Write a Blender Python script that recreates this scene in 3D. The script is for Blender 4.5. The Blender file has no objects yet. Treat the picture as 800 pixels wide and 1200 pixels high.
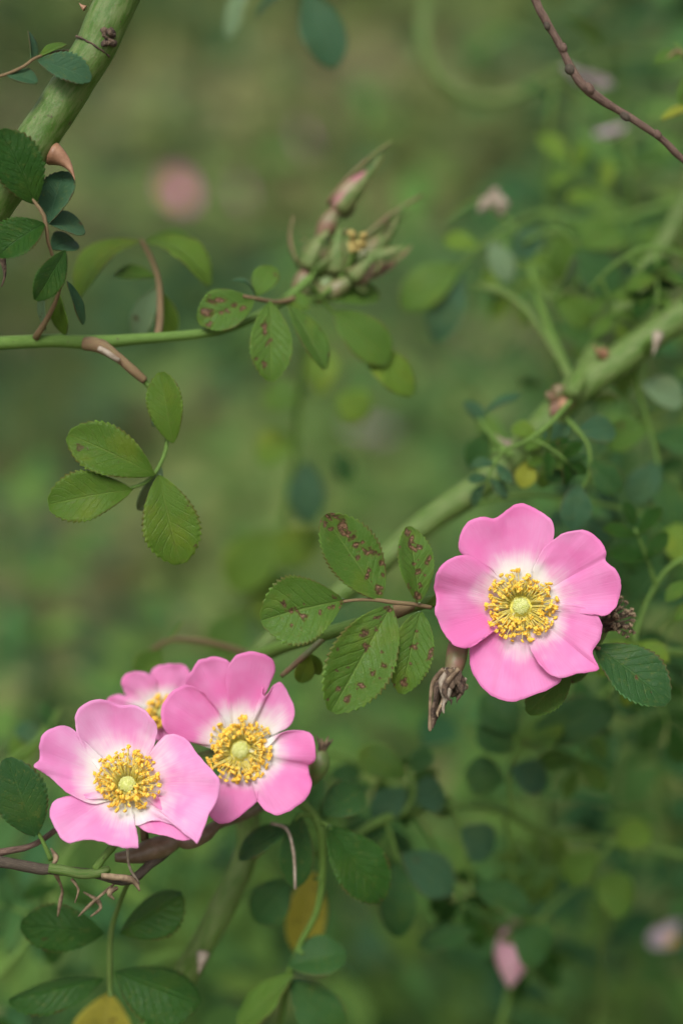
import bpy, math, random
from mathutils import Vector, noise
random.seed(7)
S = bpy.context.scene
COL = S.collection

# ------------------------------------------------------------------ camera
PITCH = math.radians(22.0)
CAMZ = 1.15
LENS, D0 = 60.0, 0.42
PXM = D0 * 36.0 / LENS / 1200.0           # metres per photo pixel in the focus plane
CAM = Vector((0, 0, CAMZ))
RT = Vector((1, 0, 0))
FW = Vector((0, math.cos(PITCH), -math.sin(PITCH)))
UP = Vector((0, math.sin(PITCH), math.cos(PITCH)))
cd = bpy.data.cameras.new('camera')
cam = bpy.data.objects.new('camera', cd); COL.objects.link(cam)
cam.location = CAM
cam.rotation_euler = (math.pi / 2 - PITCH, 0, 0)
cd.sensor_fit = 'VERTICAL'; cd.sensor_height = 36.0; cd.sensor_width = 24.0; cd.lens = LENS
cd.clip_start = 0.01; cd.clip_end = 1000
cd.dof.use_dof = True; cd.dof.focus_distance = D0; cd.dof.aperture_fstop = 3.6
S.camera = cam

# ------------------------------------------------------------------ sky, sun, exposure
SUN_EL, SUN_AZ = math.radians(58), math.radians(200)
w = bpy.data.worlds.new('World'); S.world = w; w.use_nodes = True
wn = w.node_tree.nodes; wl = w.node_tree.links
bg = wn['Background']
sky = wn.new('ShaderNodeTexSky'); sky.sky_type = 'NISHITA'; sky.sun_disc = False
sky.sun_elevation = SUN_EL; sky.sun_rotation = SUN_AZ
sky.air_density = 1.0; sky.dust_density = 5.0; sky.ozone_density = 1.0
hs = wn.new('ShaderNodeHueSaturation'); hs.inputs['Saturation'].default_value = 0.15   # overcast: near neutral
wl.new(sky.outputs[0], hs.inputs['Color']); wl.new(hs.outputs[0], bg.inputs['Color'])
bg.inputs['Strength'].default_value = 0.10
sd = bpy.data.lights.new('sun', 'SUN'); sd.energy = 1.5; sd.angle = math.radians(22); sd.color = (1, .97, .92)
sun = bpy.data.objects.new('sun', sd); COL.objects.link(sun)
sdir = Vector((math.sin(SUN_AZ) * math.cos(SUN_EL), math.cos(SUN_AZ) * math.cos(SUN_EL), math.sin(SUN_EL)))
sun.rotation_euler = (-sdir).to_track_quat('-Z', 'Y').to_euler(); sun.location = sdir * 20
S.view_settings.view_transform = 'Standard'; S.view_settings.look = 'None'
S.view_settings.exposure = 0.52; S.view_settings.gamma = 1.0
S.view_settings.use_curve_mapping = False
S.cycles.max_bounces = 8; S.cycles.transparent_max_bounces = 8
S.cycles.use_denoising = True

# ------------------------------------------------------------------ place helpers
def P(px, py, z=0.0):
    """A point of the place: where the photo's pixel falls at z cm behind the focus plane."""
    d = D0 + z * 0.01
    k = PXM * d / D0
    return CAM + FW * d + RT * ((px - 400) * k) + UP * ((600 - py) * k)
def SC(z): return PXM * (D0 + z * 0.01) / D0
def V(r, u, t): return (RT * r + UP * u - FW * t).normalized()    # right, up, towards the viewer
def pix(p):
    q = p - CAM; d = q.dot(FW); k = PXM * d / D0
    return (q.dot(RT) / k + 400, 600 - q.dot(UP) / k)
def rnd(a, b): return random.uniform(a, b)
def crom(pts, n):
    """Catmull-Rom through tuples."""
    out = []; m = len(pts)
    for i in range(n):
        x = i / (n - 1) * (m - 1); k = min(int(x), m - 2); t = x - k
        p0, p1, p2, p3 = pts[max(k - 1, 0)], pts[k], pts[k + 1], pts[min(k + 2, m - 1)]
        out.append(tuple(.5 * (2 * b + (c - a) * t + (2 * a - 5 * b + 4 * c - d) * t * t + (3 * b - a - 3 * c + d) * t ** 3)
                         for a, b, c, d in zip(p0, p1, p2, p3)))
    return out

# ------------------------------------------------------------------ materials
class N:
    def __init__(s, name):
        s.m = bpy.data.materials.new(name); s.m.use_nodes = True
        s.t = s.m.node_tree; s.b = s.t.nodes['Principled BSDF']; s.o = s.t.nodes['Material Output']
    def n(s, typ, **kw):
        x = s.t.nodes.new('ShaderNode' + typ)
        for k, v in kw.items():
            if k.startswith('i_'): x.inputs[int(k[2:]) if k[2:].isdigit() else k[2:]].default_value = v
            else: setattr(x, k, v)
        return x
    def l(s, a, b): s.t.links.new(a, b)
    def math(s, op, a, b=None, c=None, clamp=False):
        x = s.n('Math', operation=op, use_clamp=clamp)
        for i, v in enumerate((a, b, c)):
            if v is None: continue
            if hasattr(v, 'is_linked'): s.l(v, x.inputs[i])
            else: x.inputs[i].default_value = v
        return x.outputs[0]
    def smooth(s, v, a, b, lo=0., hi=1.):
        x = s.n('MapRange', interpolation_type='SMOOTHSTEP'); s.l(v, x.inputs['Value'])
        x.inputs['From Min'].default_value = a; x.inputs['From Max'].default_value = b
        x.inputs['To Min'].default_value = lo; x.inputs['To Max'].default_value = hi
        return x.outputs[0]
    def mix(s, f, a, b, mode='MIX'):
        x = s.n('Mix', data_type='RGBA', blend_type=mode)
        for sock, v in ((x.inputs[0], f), (x.inputs[6], a), (x.inputs[7], b)):
            if hasattr(v, 'is_linked'): s.l(v, sock)
            elif isinstance(v, (int, float)): sock.default_value = v
            else: sock.default_value = (*v, 1)
        return x.outputs[2]
    def noise(s, vec, scale, detail=3., rough=.55):
        x = s.n('TexNoise'); x.inputs['Scale'].default_value = scale; x.inputs['Detail'].default_value = detail
        x.inputs['Roughness'].default_value = rough
        if vec is not None: s.l(vec, x.inputs['Vector'])
        return x.outputs['Fac']
    def pos(s): return s.n('NewGeometry').outputs['Position']
    def bump(s, h, strength, dist):
        x = s.n('Bump'); x.inputs['Strength'].default_value = strength; x.inputs['Distance'].default_value = dist
        s.l(h, x.inputs['Height']); s.l(x.outputs[0], s.b.inputs['Normal']); return x.outputs[0]
    def translucent(s, col, fac, nrm=None):
        tr = s.n('BsdfTranslucent'); mx = s.n('MixShader'); mx.inputs[0].default_value = fac
        if hasattr(col, 'is_linked'): s.l(col, tr.inputs['Color'])
        else: tr.inputs['Color'].default_value = (*col, 1)
        if nrm: s.l(nrm, tr.inputs['Normal'])
        s.l(s.b.outputs[0], mx.inputs[1]); s.l(tr.outputs[0], mx.inputs[2]); s.l(mx.outputs[0], s.o.inputs['Surface'])

def leaf_mat(name, c1, c2, vein, rough=.42, trans=.22, bump=.6, specks=.70, spec=.26, yel=.38):
    m = N(name); uv = m.n('UVMap').outputs[0]
    sp = m.n('SeparateXYZ'); m.l(uv, sp.inputs[0])
    u = sp.outputs[0]; v = m.math('ABSOLUTE', m.math('MULTIPLY', m.math('SUBTRACT', sp.outputs[1], .5), 2.))
    wob = m.math('MULTIPLY', m.noise(uv, 9), .25)
    t = m.math('FRACT', m.math('ADD', m.math('SUBTRACT', m.math('MULTIPLY', u, 8.5), m.math('MULTIPLY', v, 2.6)), wob))
    side = m.smooth(m.math('ABSOLUTE', m.math('SUBTRACT', t, .5)), .0, .11, 1., 0.)
    side = m.math('MULTIPLY', side, m.smooth(v, .55, 1., 1., .15))
    mid = m.smooth(v, .015, .06, 1., 0.)
    ve = m.math('MAXIMUM', m.math('MULTIPLY', side, .45), mid)
    oi = m.n('ObjectInfo')
    big = m.noise(m.pos(), 55, 3.)
    rn = m.math('ADD', m.math('MULTIPLY', oi.outputs['Random'], .5), m.math('MULTIPLY', big, .6))
    col = m.mix(m.math('MULTIPLY', rn, .9, clamp=True), c1, c2)
    vo = m.n('TexVoronoi', feature='DISTANCE_TO_EDGE'); vo.inputs['Scale'].default_value = 34; m.l(uv, vo.inputs['Vector'])
    net = m.smooth(vo.outputs['Distance'], .0, .12, 1., 0.)
    col = m.mix(m.math('MULTIPLY', net, .18), col, vein)
    col = m.mix(m.math('MULTIPLY', ve, .34), col, vein)
    yb = m.smooth(m.noise(m.pos(), 95, 4.), .50, .72, 0., yel)
    col = m.mix(yb, col, (c2[0] * 1.7, c2[1] * 1.12, c2[2] * .8))
    edge = m.smooth(v, .90, 1.0, 0., .6)
    col = m.mix(edge, col, m.mix(m.smooth(m.noise(m.pos(), 160, 3.), .42, .60), tuple(min(1, a * 1.7 + .015) for a in c2), (.15, .07, .03)))
    # brown specks, and the leaf miner lesions where the blade carries them
    sk = m.smooth(m.noise(m.pos(), 330, 2.), specks, specks + .04)
    col = m.mix(m.math('MULTIPLY', sk, .85), col, (.09, .05, .022))
    at = m.n('Attribute', attribute_name='lesion').outputs['Fac']
    ln = m.math('ADD', at, m.math('MULTIPLY', m.math('SUBTRACT', m.noise(m.pos(), 620, 6., .8), .5), 2.1))
    les = m.smooth(ln, .34, .62)
    lcol = m.mix(m.math('MULTIPLY', m.smooth(ln, .5, .85), m.smooth(m.noise(m.pos(), 1500, 3.), .40, .60)), (.070, .030, .016), (.27, .15, .085))
    halo = m.smooth(ln, .05, .42, 0., .7)
    col = m.mix(halo, col, (.13, .16, .03))
    col = m.mix(m.math('MULTIPLY', les, .93), col, lcol)
    m.l(col, m.b.inputs['Base Color'])
    m.b.inputs['Roughness'].default_value = rough; m.b.inputs['Specular IOR Level'].default_value = spec
    h = m.math('SUBTRACT', m.math('MULTIPLY', m.noise(uv, 22), .5), ve)
    h = m.math('SUBTRACT', h, m.math('MULTIPLY', net, .25)); h = m.math('SUBTRACT', h, les)
    nr = m.bump(h, bump, .0004)
    m.translucent(m.mix(.5, col, (.16, .30, .03), 'MIX'), trans, nr)
    return m.m

def petal_mat(name, pink, deep, white, w0=.30, w1=.62):
    m = N(name); uv = m.n('UVMap').outputs[0]
    sp = m.n('SeparateXYZ'); m.l(uv, sp.inputs[0]); u, v = sp.outputs[0], sp.outputs[1]
    mp = m.n('Mapping'); m.l(uv, mp.inputs[0]); mp.inputs['Scale'].default_value = (1.1, 26, 1)
    streak = m.noise(mp.outputs[0], 2.2, 4., .6)
    mp2 = m.n('Mapping'); m.l(uv, mp2.inputs[0]); mp2.inputs['Scale'].default_value = (2.5, 110, 1)
    fine = m.noise(mp2.outputs[0], 1.3, 3., .6)
    bl = m.noise(m.pos(), 70, 3.)
    uu = m.math('ADD', u, m.math('ADD', m.math('MULTIPLY', m.math('SUBTRACT', streak, .5), .20), m.math('MULTIPLY', m.math('SUBTRACT', bl, .5), .75)))
    f = m.smooth(uu, w0, w1)
    pk = m.mix(m.smooth(bl, .36, .68), pink, deep)
    pk = m.mix(m.smooth(fine, .42, .75, 0., .28), pk, deep)
    pk = m.mix(m.smooth(u, .80, 1., 0., .45), pk, deep)
    col = m.mix(f, white, pk)
    col = m.mix(m.smooth(u, .10, .36, .7, 0.), col, (.86, .82, .44))
    m.l(col, m.b.inputs['Base Color'])
    m.b.inputs['Roughness'].default_value = .62; m.b.inputs['Specular IOR Level'].default_value = .22
    m.b.inputs['Sheen Weight'].default_value = .12
    h = m.math('ADD', m.math('MULTIPLY', fine, .6), m.math('MULTIPLY', streak, .9))
    nr = m.bump(h, .28, .0005)
    m.translucent(col, .30, nr)
    return m.m

def stem_mat(name, a, b, scar, scale=90, scar_at=.62, rough=.5, zs=.25):
    m = N(name); uv = m.n('UVMap').outputs[0]
    mp = m.n('Mapping'); m.l(uv, mp.inputs[0]); mp.inputs['Scale'].default_value = (1, zs, 1)
    n1 = m.noise(mp.outputs[0], scale * .35, 4.); n2 = m.noise(mp.outputs[0], scale * 2.2, 4.); n3 = m.noise(m.pos(), scale * 5, 2.)
    col = m.mix(m.smooth(n1, .35, .65), a, b)
    col = m.mix(m.smooth(n2, scar_at, scar_at + .1, 0., .9), col, scar)
    col = m.mix(m.smooth(n3, .68, .74, 0., .8), col, tuple(x * .45 for x in scar))
    m.l(col, m.b.inputs['Base Color']); m.b.inputs['Roughness'].default_value = rough; m.b.inputs['Specular IOR Level'].default_value = .28
    m.bump(m.math('ADD', n2, m.math('MULTIPLY', n3, .5)), .45, .0005)
    return m.m

def plain(name, a, b, scale=300, rough=.6, bump=.3, trans=0., dist=.0003):
    m = N(name); n1 = m.noise(m.pos(), scale, 4.)
    col = m.mix(m.smooth(n1, .35, .65), a, b); m.l(col, m.b.inputs['Base Color'])
    m.b.inputs['Roughness'].default_value = rough
    nr = m.bump(m.noise(m.pos(), scale * 3, 3.), bump, dist)
    if trans: m.translucent(col, trans, nr)
    return m.m

def scatter_mat(name, cols, trans=.2, rough=.6):
    """Foliage mass: each leaf has a pigment of its own (attribute 'hue', one value per leaf)."""
    m = N(name); at = m.n('Attribute', attribute_name='hue').outputs['Fac']
    r = m.n('ValToRGB'); m.l(at, r.inputs[0]); e = r.color_ramp.elements
    while len(e) < len(cols): e.new(.5)
    for i, c in enumerate(cols): e[i].position = i / (len(cols) - 1); e[i].color = (*c, 1)
    m.l(r.outputs[0], m.b.inputs['Base Color']); m.b.inputs['Roughness'].default_value = rough
    m.b.inputs['Specular IOR Level'].default_value = .06
    m.translucent(r.outputs[0], trans)
    return m.m

M = {}
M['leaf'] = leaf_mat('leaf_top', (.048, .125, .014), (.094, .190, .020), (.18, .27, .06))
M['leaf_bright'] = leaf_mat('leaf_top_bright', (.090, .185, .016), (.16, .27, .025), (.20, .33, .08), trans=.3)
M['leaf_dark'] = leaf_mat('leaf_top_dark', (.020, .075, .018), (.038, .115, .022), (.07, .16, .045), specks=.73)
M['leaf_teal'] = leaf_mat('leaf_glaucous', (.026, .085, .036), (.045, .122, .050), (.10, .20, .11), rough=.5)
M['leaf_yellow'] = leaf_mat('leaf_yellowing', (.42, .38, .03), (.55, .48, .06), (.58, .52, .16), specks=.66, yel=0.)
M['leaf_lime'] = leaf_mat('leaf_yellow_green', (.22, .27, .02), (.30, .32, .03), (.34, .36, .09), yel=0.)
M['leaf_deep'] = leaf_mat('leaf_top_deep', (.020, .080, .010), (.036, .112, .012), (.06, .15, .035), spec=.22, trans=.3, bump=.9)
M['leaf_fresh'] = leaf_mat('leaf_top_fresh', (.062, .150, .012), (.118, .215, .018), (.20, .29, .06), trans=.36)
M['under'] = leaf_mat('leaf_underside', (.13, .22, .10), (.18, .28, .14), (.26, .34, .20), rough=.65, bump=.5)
M['petal'] = petal_mat('petal_pink', (.84, .325, .605), (.81, .205, .50), (.86, .84, .80), .22, .58)
M['petal_pale'] = petal_mat('petal_pale_pink', (.85, .43, .69), (.82, .28, .58), (.87, .85, .82), .27, .68)
M['petal_white'] = petal_mat('petal_whitish', (.74, .62, .70), (.72, .52, .64), (.80, .76, .76))
M['filament'] = plain('filament', (.92, .80, .16), (.92, .86, .36), 900, .6, .1, .5)
M['anther'] = plain('anther', (.95, .52, .035), (.93, .68, .12), 1400, .85, .8)
M['pistil'] = plain('stigma', (.52, .56, .14), (.66, .68, .28), 1500, .55, .5, 0, .0006)
M['disc'] = plain('flower_disc', (.72, .66, .08), (.78, .72, .18), 1200, .4, .3)
M['cane'] = stem_mat('cane_green', (.060, .135, .016), (.130, .190, .055), (.17, .13, .07), 70, .58, .36)
M['cane_grey'] = stem_mat('cane_greyish', (.075, .155, .020), (.145, .210, .060), (.15, .115, .075), 60, .56, .5)
M['stem'] = stem_mat('stem_green', (.095, .185, .028), (.14, .24, .05), (.18, .13, .07), 160, .66, .45)
M['stem_red'] = stem_mat('stem_reddish', (.20, .12, .07), (.22, .20, .08), (.20, .075, .055), 200, .5, .5)
M['bark'] = stem_mat('bark_brown', (.10, .06, .045), (.24, .155, .115), (.03, .021, .018), 120, .50, .75)
M['bark_dark'] = stem_mat('bark_dark', (.06, .045, .033), (.13, .105, .075), (.02, .016, .013), 200, .5, .75)
M['thorn'] = plain('thorn', (.26, .13, .07), (.40, .22, .13), 260, .5, .3)
M['dry'] = plain('dry_brown', (.13, .085, .05), (.30, .22, .13), 420, .8, .8)
M['dry_dark'] = plain('dry_dark', (.045, .028, .02), (.15, .10, .065), 700, .9, 1.0, 0, .0006)
M['dry_grey'] = plain('dry_greyish', (.22, .17, .12), (.36, .30, .23), 420, .8, .8)
M['hip'] = plain('hip_reddish', (.13, .085, .045), (.19, .13, .085), 350, .42, .3)
M['hip_green'] = plain('hip_green', (.11, .18, .045), (.20, .16, .08), 220, .45, .3)
M['sepal'] = plain('sepal_green', (.10, .17, .035), (.18, .21, .07), 260, .65, .5, .1)
M['sepal_red'] = plain('sepal_reddish', (.20, .22, .075), (.27, .14, .09), 200, .65, .5, .1)
M['bud_red'] = plain('bud_reddish', (.21, .105, .07), (.15, .19, .07), 130, .5, .3)
M['bud_pink'] = plain('bud_pink', (.45, .13, .20), (.30, .25, .14), 160, .55, .3, .15)
M['bud_pale'] = plain('bud_pale_pink', (.72, .33, .44), (.74, .46, .52), 200, .6, .2, .2)
M['ochre'] = plain('withered_ochre', (.30, .22, .06), (.40, .32, .10), 300, .8, .6)
M['stipule'] = plain('stipule', (.32, .30, .14), (.40, .20, .13), 260, .6, .3, .2)

# ------------------------------------------------------------------ mesh helpers
def smooth(me):
    me.polygons.foreach_set('use_smooth', [True] * len(me.polygons))
def thing(name, label, cat, loc, group=None):
    o = bpy.data.objects.new(name, None); COL.objects.link(o); o.location = loc; o.empty_display_size = .01
    o['label'] = label; o['category'] = cat
    if group: o['group'] = group
    return o
def root(o):
    while o.parent: o = o.parent
    return o
def part(name, parent, vs, fs, mats, uvs=None, attr=None, thick=0., kind=None, flat=False):
    """One mesh object from world-space vertices, parented under a thing or one of its parts."""
    o0 = root(parent).location if parent else Vector((0, 0, 0))
    me = bpy.data.meshes.new(name); me.from_pydata([v - o0 for v in vs], [], fs)
    if not flat: smooth(me)
    for m in mats: me.materials.append(M[m] if isinstance(m, str) else m)
    if uvs:
        lay = me.uv_layers.new(name='UVMap')
        idx = [0] * len(me.loops); me.loops.foreach_get('vertex_index', idx)
        lay.data.foreach_set('uv', [c for i in idx for c in uvs[i]])
    if attr:
        for k, vals in attr.items():
            a = me.attributes.new(k, 'FLOAT', 'POINT'); a.data.foreach_set('value', vals)
    me.update()
    o = bpy.data.objects.new(name, me); COL.objects.link(o)
    if parent: o.parent = parent
    if kind: o['kind'] = kind
    if thick:
        md = o.modifiers.new('thickness', 'SOLIDIFY'); md.thickness = thick; md.offset = -1
        if len(mats) > 1: md.material_offset = 1; md.material_offset_rim = 0
    return o
def tube_geo(pts, rads, seg=10, rough=0., seed=0., cap=True):
    """Ring tube through world points; returns verts, faces, uvs."""
    vs, fs, uvs = [], [], []; n = len(pts); prev = None; dist = 0
    for i, p in enumerate(pts):
        tan = (pts[min(i + 1, n - 1)] - pts[max(i - 1, 0)]).normalized()
        if prev is None: prev = tan.orthogonal()
        a = (prev - tan * prev.dot(tan)).normalized(); prev = a; b = tan.cross(a)
        if i: dist += (p - pts[i - 1]).length
        for k in range(seg):
            an = 2 * math.pi * k / seg
            d = a * math.cos(an) + b * math.sin(an); r = rads[i]
            if rough: r *= 1 + rough * noise.noise(p * 220 + d * 1.6 + Vector((seed, 0, 0)))
            vs.append(p + d * r); uvs.append((k / seg if k <= seg / 2 else 1 - k / seg, dist * 30))
    for i in range(n - 1):
        for k in range(seg):
            k2 = (k + 1) % seg
            fs.append((i * seg + k, i * seg + k2, (i + 1) * seg + k2, (i + 1) * seg + k))
    if cap:
        fs.append(tuple(range(seg))[::-1]); fs.append(tuple((n - 1) * seg + k for k in range(seg)))
    return vs, fs, uvs
def path(pp, n):
    """(px, py, z cm, radius px) control points to world points and radii."""
    c = crom(pp, n)
    return [P(x, y, z) for x, y, z, r in c], [max(r, .15) * SC(z) for x, y, z, r in c]
def tube(name, parent, pp, mat, n=24, seg=10, rough=.0):
    pts, rd = path(pp, n)
    rd = [q * (1 + 1.2 * rough * noise.noise(p_ * 55)) for q, p_ in zip(rd, pts)]
    v, f, u = tube_geo(pts, rd, seg, rough, rnd(0, 9))
    return part(name, parent, v, f, [mat], u)
def thorn(parent, base, tip, r, curve, mat='thorn'):
    """Hooked prickle, a flattened broad-based cone."""
    pts, rd = [], []
    for i in range(10):
        t = i / 9; pts.append(base.lerp(tip, t) + curve * (t * (1 - t) * 4)); rd.append(r * ((1 - t) ** 1.5 * .95 + .05))
    v, f, u = tube_geo(pts, rd, 8); return part('thorn', parent, v, f, [mat], u)
def lump_geo(c, ax, la, r, seg=10, rings=8, rough=.12, seed=0., prof=None):
    pts, rd = [], []
    for i in range(rings + 1):
        t = i / rings; pts.append(c + ax * (la * (t - .5)))
        rd.append(max(1e-5, r * (prof(t) if prof else math.sqrt(max(0, 1 - (2 * t - 1) ** 2)))))
    return tube_geo(pts, rd, seg, rough, seed)
def merge(parts):
    vs, fs, us = [], [], []
    for v, f, u in parts:
        k = len(vs); vs += v; us += u; fs += [tuple(i + k for i in q) for q in f]
    return vs, fs, us

# ------------------------------------------------------------------ leaves
def leaflet(parent, base, tip, wpx, nrm=(0, .35, 1), fold=.25, arch=.05, droop=.0, mat='leaf', hi=False,
            lesions=None, teeth=16, shape=.86, z=0., curl=.0, name='leaflet', wav=.02, tip_round=.62, tooth=.11):
    """One serrated blade: base and tip as (px, py, z cm), folded along the midrib, thin but solid."""
    if len(base) == 2: base = (*base, z)
    if len(tip) == 2: tip = (*tip, z)
    b, t = P(*base), P(*tip); A = t - b; L = A.length; x = A / L
    n = V(*nrm); n = (n - x * n.dot(x)).normalized(); s = n.cross(x)
    W = wpx * SC(base[2]) * .5
    per = 8 if hi else 4
    nu = teeth * per; nv = 14 if hi else 5
    fl, fr = fold if isinstance(fold, tuple) else (fold, fold)
    vs, us, les = [], [], []; seed = rnd(0, 50)
    if lesions:                                  # each mine breaks into ragged spots and crumbs
        sub = []
        for (lx, ly, rx, ry, an) in lesions:
            for q in range(4):
                a_, d_ = rnd(0, 6.28), rnd(.2, .9); sub.append((lx + rx * d_ * math.cos(a_), ly + ry * d_ * math.sin(a_), max(1., rx * rnd(.3, .7)), max(1., ry * rnd(.3, .7)), an + rnd(-50, 50)))
            if random.random() < .6: sub.append((lx + rnd(-14, 14), ly + rnd(-14, 14), rnd(.7, 1.6), rnd(.7, 1.6), 0))
        lesions = sub
    for i in range(nu + 1):
        u = i / nu
        pr = math.sin(math.pi * u ** (1 / shape)) ** tip_round if 0 < u < 1 else 0.
        pr *= (1 - .12 * (1 - u))
        ph = (u * teeth) % 1.0
        saw = ph if ph < .75 else (1 - ph) * 3
        for j in range(-nv, nv + 1):
            v = j / nv; av = abs(v); f = fl if v > 0 else fr
            k = max(0., (av - .80) / .20)
            ww = W * pr * av * (1 + (tooth + .02 * noise.noise(Vector((u * 40, v, seed)))) * k * (saw - .4))
            a = f + curl * av
            q = Vector((u * 3, v * 1.5, seed))
            hgt = wav * L * noise.noise(q * 1.3) * (.4 + av) + .006 * L * (1 + noise.noise(q * 2.)) * math.cos(2 * math.pi * (u * 8.5 - av * 2.6 + .25 * noise.noise(q * 3))) * av * (1 - av) * (1.4 if hi else 1.)
            p = b + x * (L * u + k * saw * L * .016 * (1 if 0 < u < 1 else 0)) + n * (L * (arch * 4 * u * (1 - u) - droop * u * u))
            p = p + s * (math.copysign(ww * math.cos(a), v)) + n * (ww * math.sin(a) + hgt * min(1, pr * 2))
            vs.append(p); us.append((u, v * .5 + .5))
            if lesions is not None:
                X, Y = pix(p); best = 0
                for (lx, ly, rx, ry, an) in lesions:
                    c_, s_ = math.cos(math.radians(an)), math.sin(math.radians(an))
                    dx, dy = X - lx, Y - ly
                    e = math.hypot((dx * c_ + dy * s_) / rx, (-dx * s_ + dy * c_) / ry)
                    best = max(best, 1.0 - .5 * e)
                les.append(max(0., best))
    m = 2 * nv + 1; fs = []
    for i in range(nu):
        for j in range(m - 1):
            a = i * m + j; fs.append((a, a + 1, a + m + 1, a + m))
    fs = [q[::-1] for q in fs]
    o = part(name, parent, vs, fs, [mat, 'under'], us, {'lesion': les} if lesions is not None else None, thick=.00022)
    return o
def compound_leaf(parent, stalk, leaflets, mat='stem_red', name='leaf', n=16, **common):
    """leaf part = the stalk (rachis); its blades are sub-parts."""
    lf = tube(name, parent, stalk, mat, n, 6)
    for d in leaflets:
        kw = dict(common)
        if len(d) > 3: kw.update(d[3])
        leaflet(lf, d[0], d[1], d[2], **kw)
    return lf

# ------------------------------------------------------------------ flowers
def petal(fl, cx, cy, zc, nrm, outline, lift=0., cup=.0016, bend=0., ripple=1., mat='petal', crease=None, fscale=1., roll=0.):
    nt, nr_, nu_ = nrm[2], nrm[0], nrm[1]
    bx, by = cx, cy
    ol = crom(outline, 72); e0 = rnd(0, 99)
    ol = [(x + 1.5 * noise.noise(Vector((x * .09, y * .09, e0))) + .5 * noise.noise(Vector((x * .35, y * .35, e0))), y + 1.5 * noise.noise(Vector((x * .09, y * .09, e0 + 7))) + .5 * noise.noise(Vector((x * .35, y * .35, e0 + 3)))) for x, y in ol]
    mx = max(math.hypot(x - cx, y - cy) for x, y in ol)
    Mr = 22; vs, us = [], []; seed = rnd(0, 60)
    for i in range(Mr + 1):
        s = i / Mr
        for j, (ox, oy) in enumerate(ol):
            t = j / (len(ol) - 1)
            ss = .10 + .90 * s
            px = cx + (ox - cx) * ss; py = cy + (oy - cy) * ss
            rr = math.hypot(px - cx, py - cy)
            dx, dy = px - cx, cy - py
            tw = -(nr_ * dx + nu_ * dy) / nt + cup * rr * rr
            q = Vector((t * 4.5, s * 1.5, seed))
            tw += lift * min(1, s * 1.6) + bend * rr * (2 * t - 1) ** 2
            tw += ripple * (6.5 * noise.noise(q) * s + 7.0 * noise.noise(Vector((t * 9, s * 2.2, seed + 9))) * s ** 3)
            tw += ripple * 1.0 * math.sin(t * 34 + seed) * s * (1 - s)
            tw -= roll * max(0, s - .82) ** 2 * 30 * rr / 10
            if crease:
                for (cp, cw, ch) in crease: tw += ch * math.exp(-((t - cp) / cw) ** 2) * s
            vs.append(P(px, py, zc) - FW * (tw * SC(zc))); us.append((rr / mx, t))
    m = len(ol); fs = []
    for i in range(Mr):
        for j in range(m - 1):
            a = i * m + j; fs.append((a, a + m, a + m + 1, a + 1))
    return part('petal', fl, vs, fs, [mat], us, thick=.00018)
def stamens(fl, cx, cy, zc, nrm, n=95, r0=15, r1=(36, 60), h=(7, 24), pist=9.0, up=0., ant=2.75, dark=False):
    c = P(cx, cy, zc); k = SC(zc); nn = V(*nrm)
    a1 = (RT - nn * RT.dot(nn)).normalized(); a2 = nn.cross(a1)
    fil, an = [], []
    for i in range(n):
        th = 2 * math.pi * (i / n) * 7.0 + rnd(-.09, .09)
        rr = rnd(*r1) if random.random() < .75 else rnd(r1[0] * .72, r1[1] * .85)
        hh = rnd(*h)
        d0 = a1 * math.cos(th) + a2 * math.sin(th); th2 = th + rnd(-.10, .10); d1 = a1 * math.cos(th2) + a2 * math.sin(th2)
        pts = [c + (d0 * r0 + nn * 1.5) * k, c + (d0 * (r0 + (rr - r0) * .35) + nn * (hh * .75)) * k,
               c + (d1 * (r0 + (rr - r0) * .72) + nn * (hh * 1.05)) * k, c + (d1 * rr + nn * hh + UP * up) * k]
        fil.append(tube_geo(pts, [.9 * k, .8 * k, .65 * k, .5 * k], 4, cap=False))
        ax = (d1 * rnd(-.6, .6) + nn * rnd(-.3, .9) + a1 * rnd(-.8, .8) + a2 * rnd(-.8, .8)).normalized()
        sz = ant * rnd(.8, 1.25)
        sd_ = ax.cross(d1 if abs(ax.dot(d1)) < .9 else nn).normalized()
        for sg in (-1, 1):
            an.append(lump_geo(pts[-1] + sd_ * (sg * sz * .42 * k), ax, sz * 2.3 * k * rnd(.8, 1.1), sz * .56 * k, 6, 5, .2, i))
    mf, ma = ('dry_dark', 'dry') if dark else ('filament', 'anther')
    v, f, u = merge(fil); st = part('stamens', fl, v, f, [mf], u, kind='stuff')
    v, f, u = merge(an); part('anthers', st, v, f, [ma], u, kind='stuff')
    # disc and the knob of stigmas
    v, f, u = lump_geo(c + nn * (1.0 * k), nn, 9 * k, (r0 + 2.5) * k, 20, 8, .03); part('disc', fl, v, f, [('dry_dark' if dark else 'disc')], u)
    pcs = [lump_geo(c + nn * (6.5 * k), nn, 10 * k, pist * k * .92, 16, 8, .1)]
    for i in range(60):
        rr = pist * math.sqrt((i + .5) / 60) * .95; th = i * 2.39996
        q = c + (a1 * math.cos(th) + a2 * math.sin(th)) * (rr * k) + nn * ((7.2 + 4.6 * math.sqrt(max(0, 1 - (rr / pist) ** 2))) * k)
        pcs.append(lump_geo(q, nn, 4.0 * k, 2.3 * k, 6, 4, .2, i))
    v, f, u = merge(pcs); part('pistil', fl, v, f, ['dry' if dark else 'pistil'], u)
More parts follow.
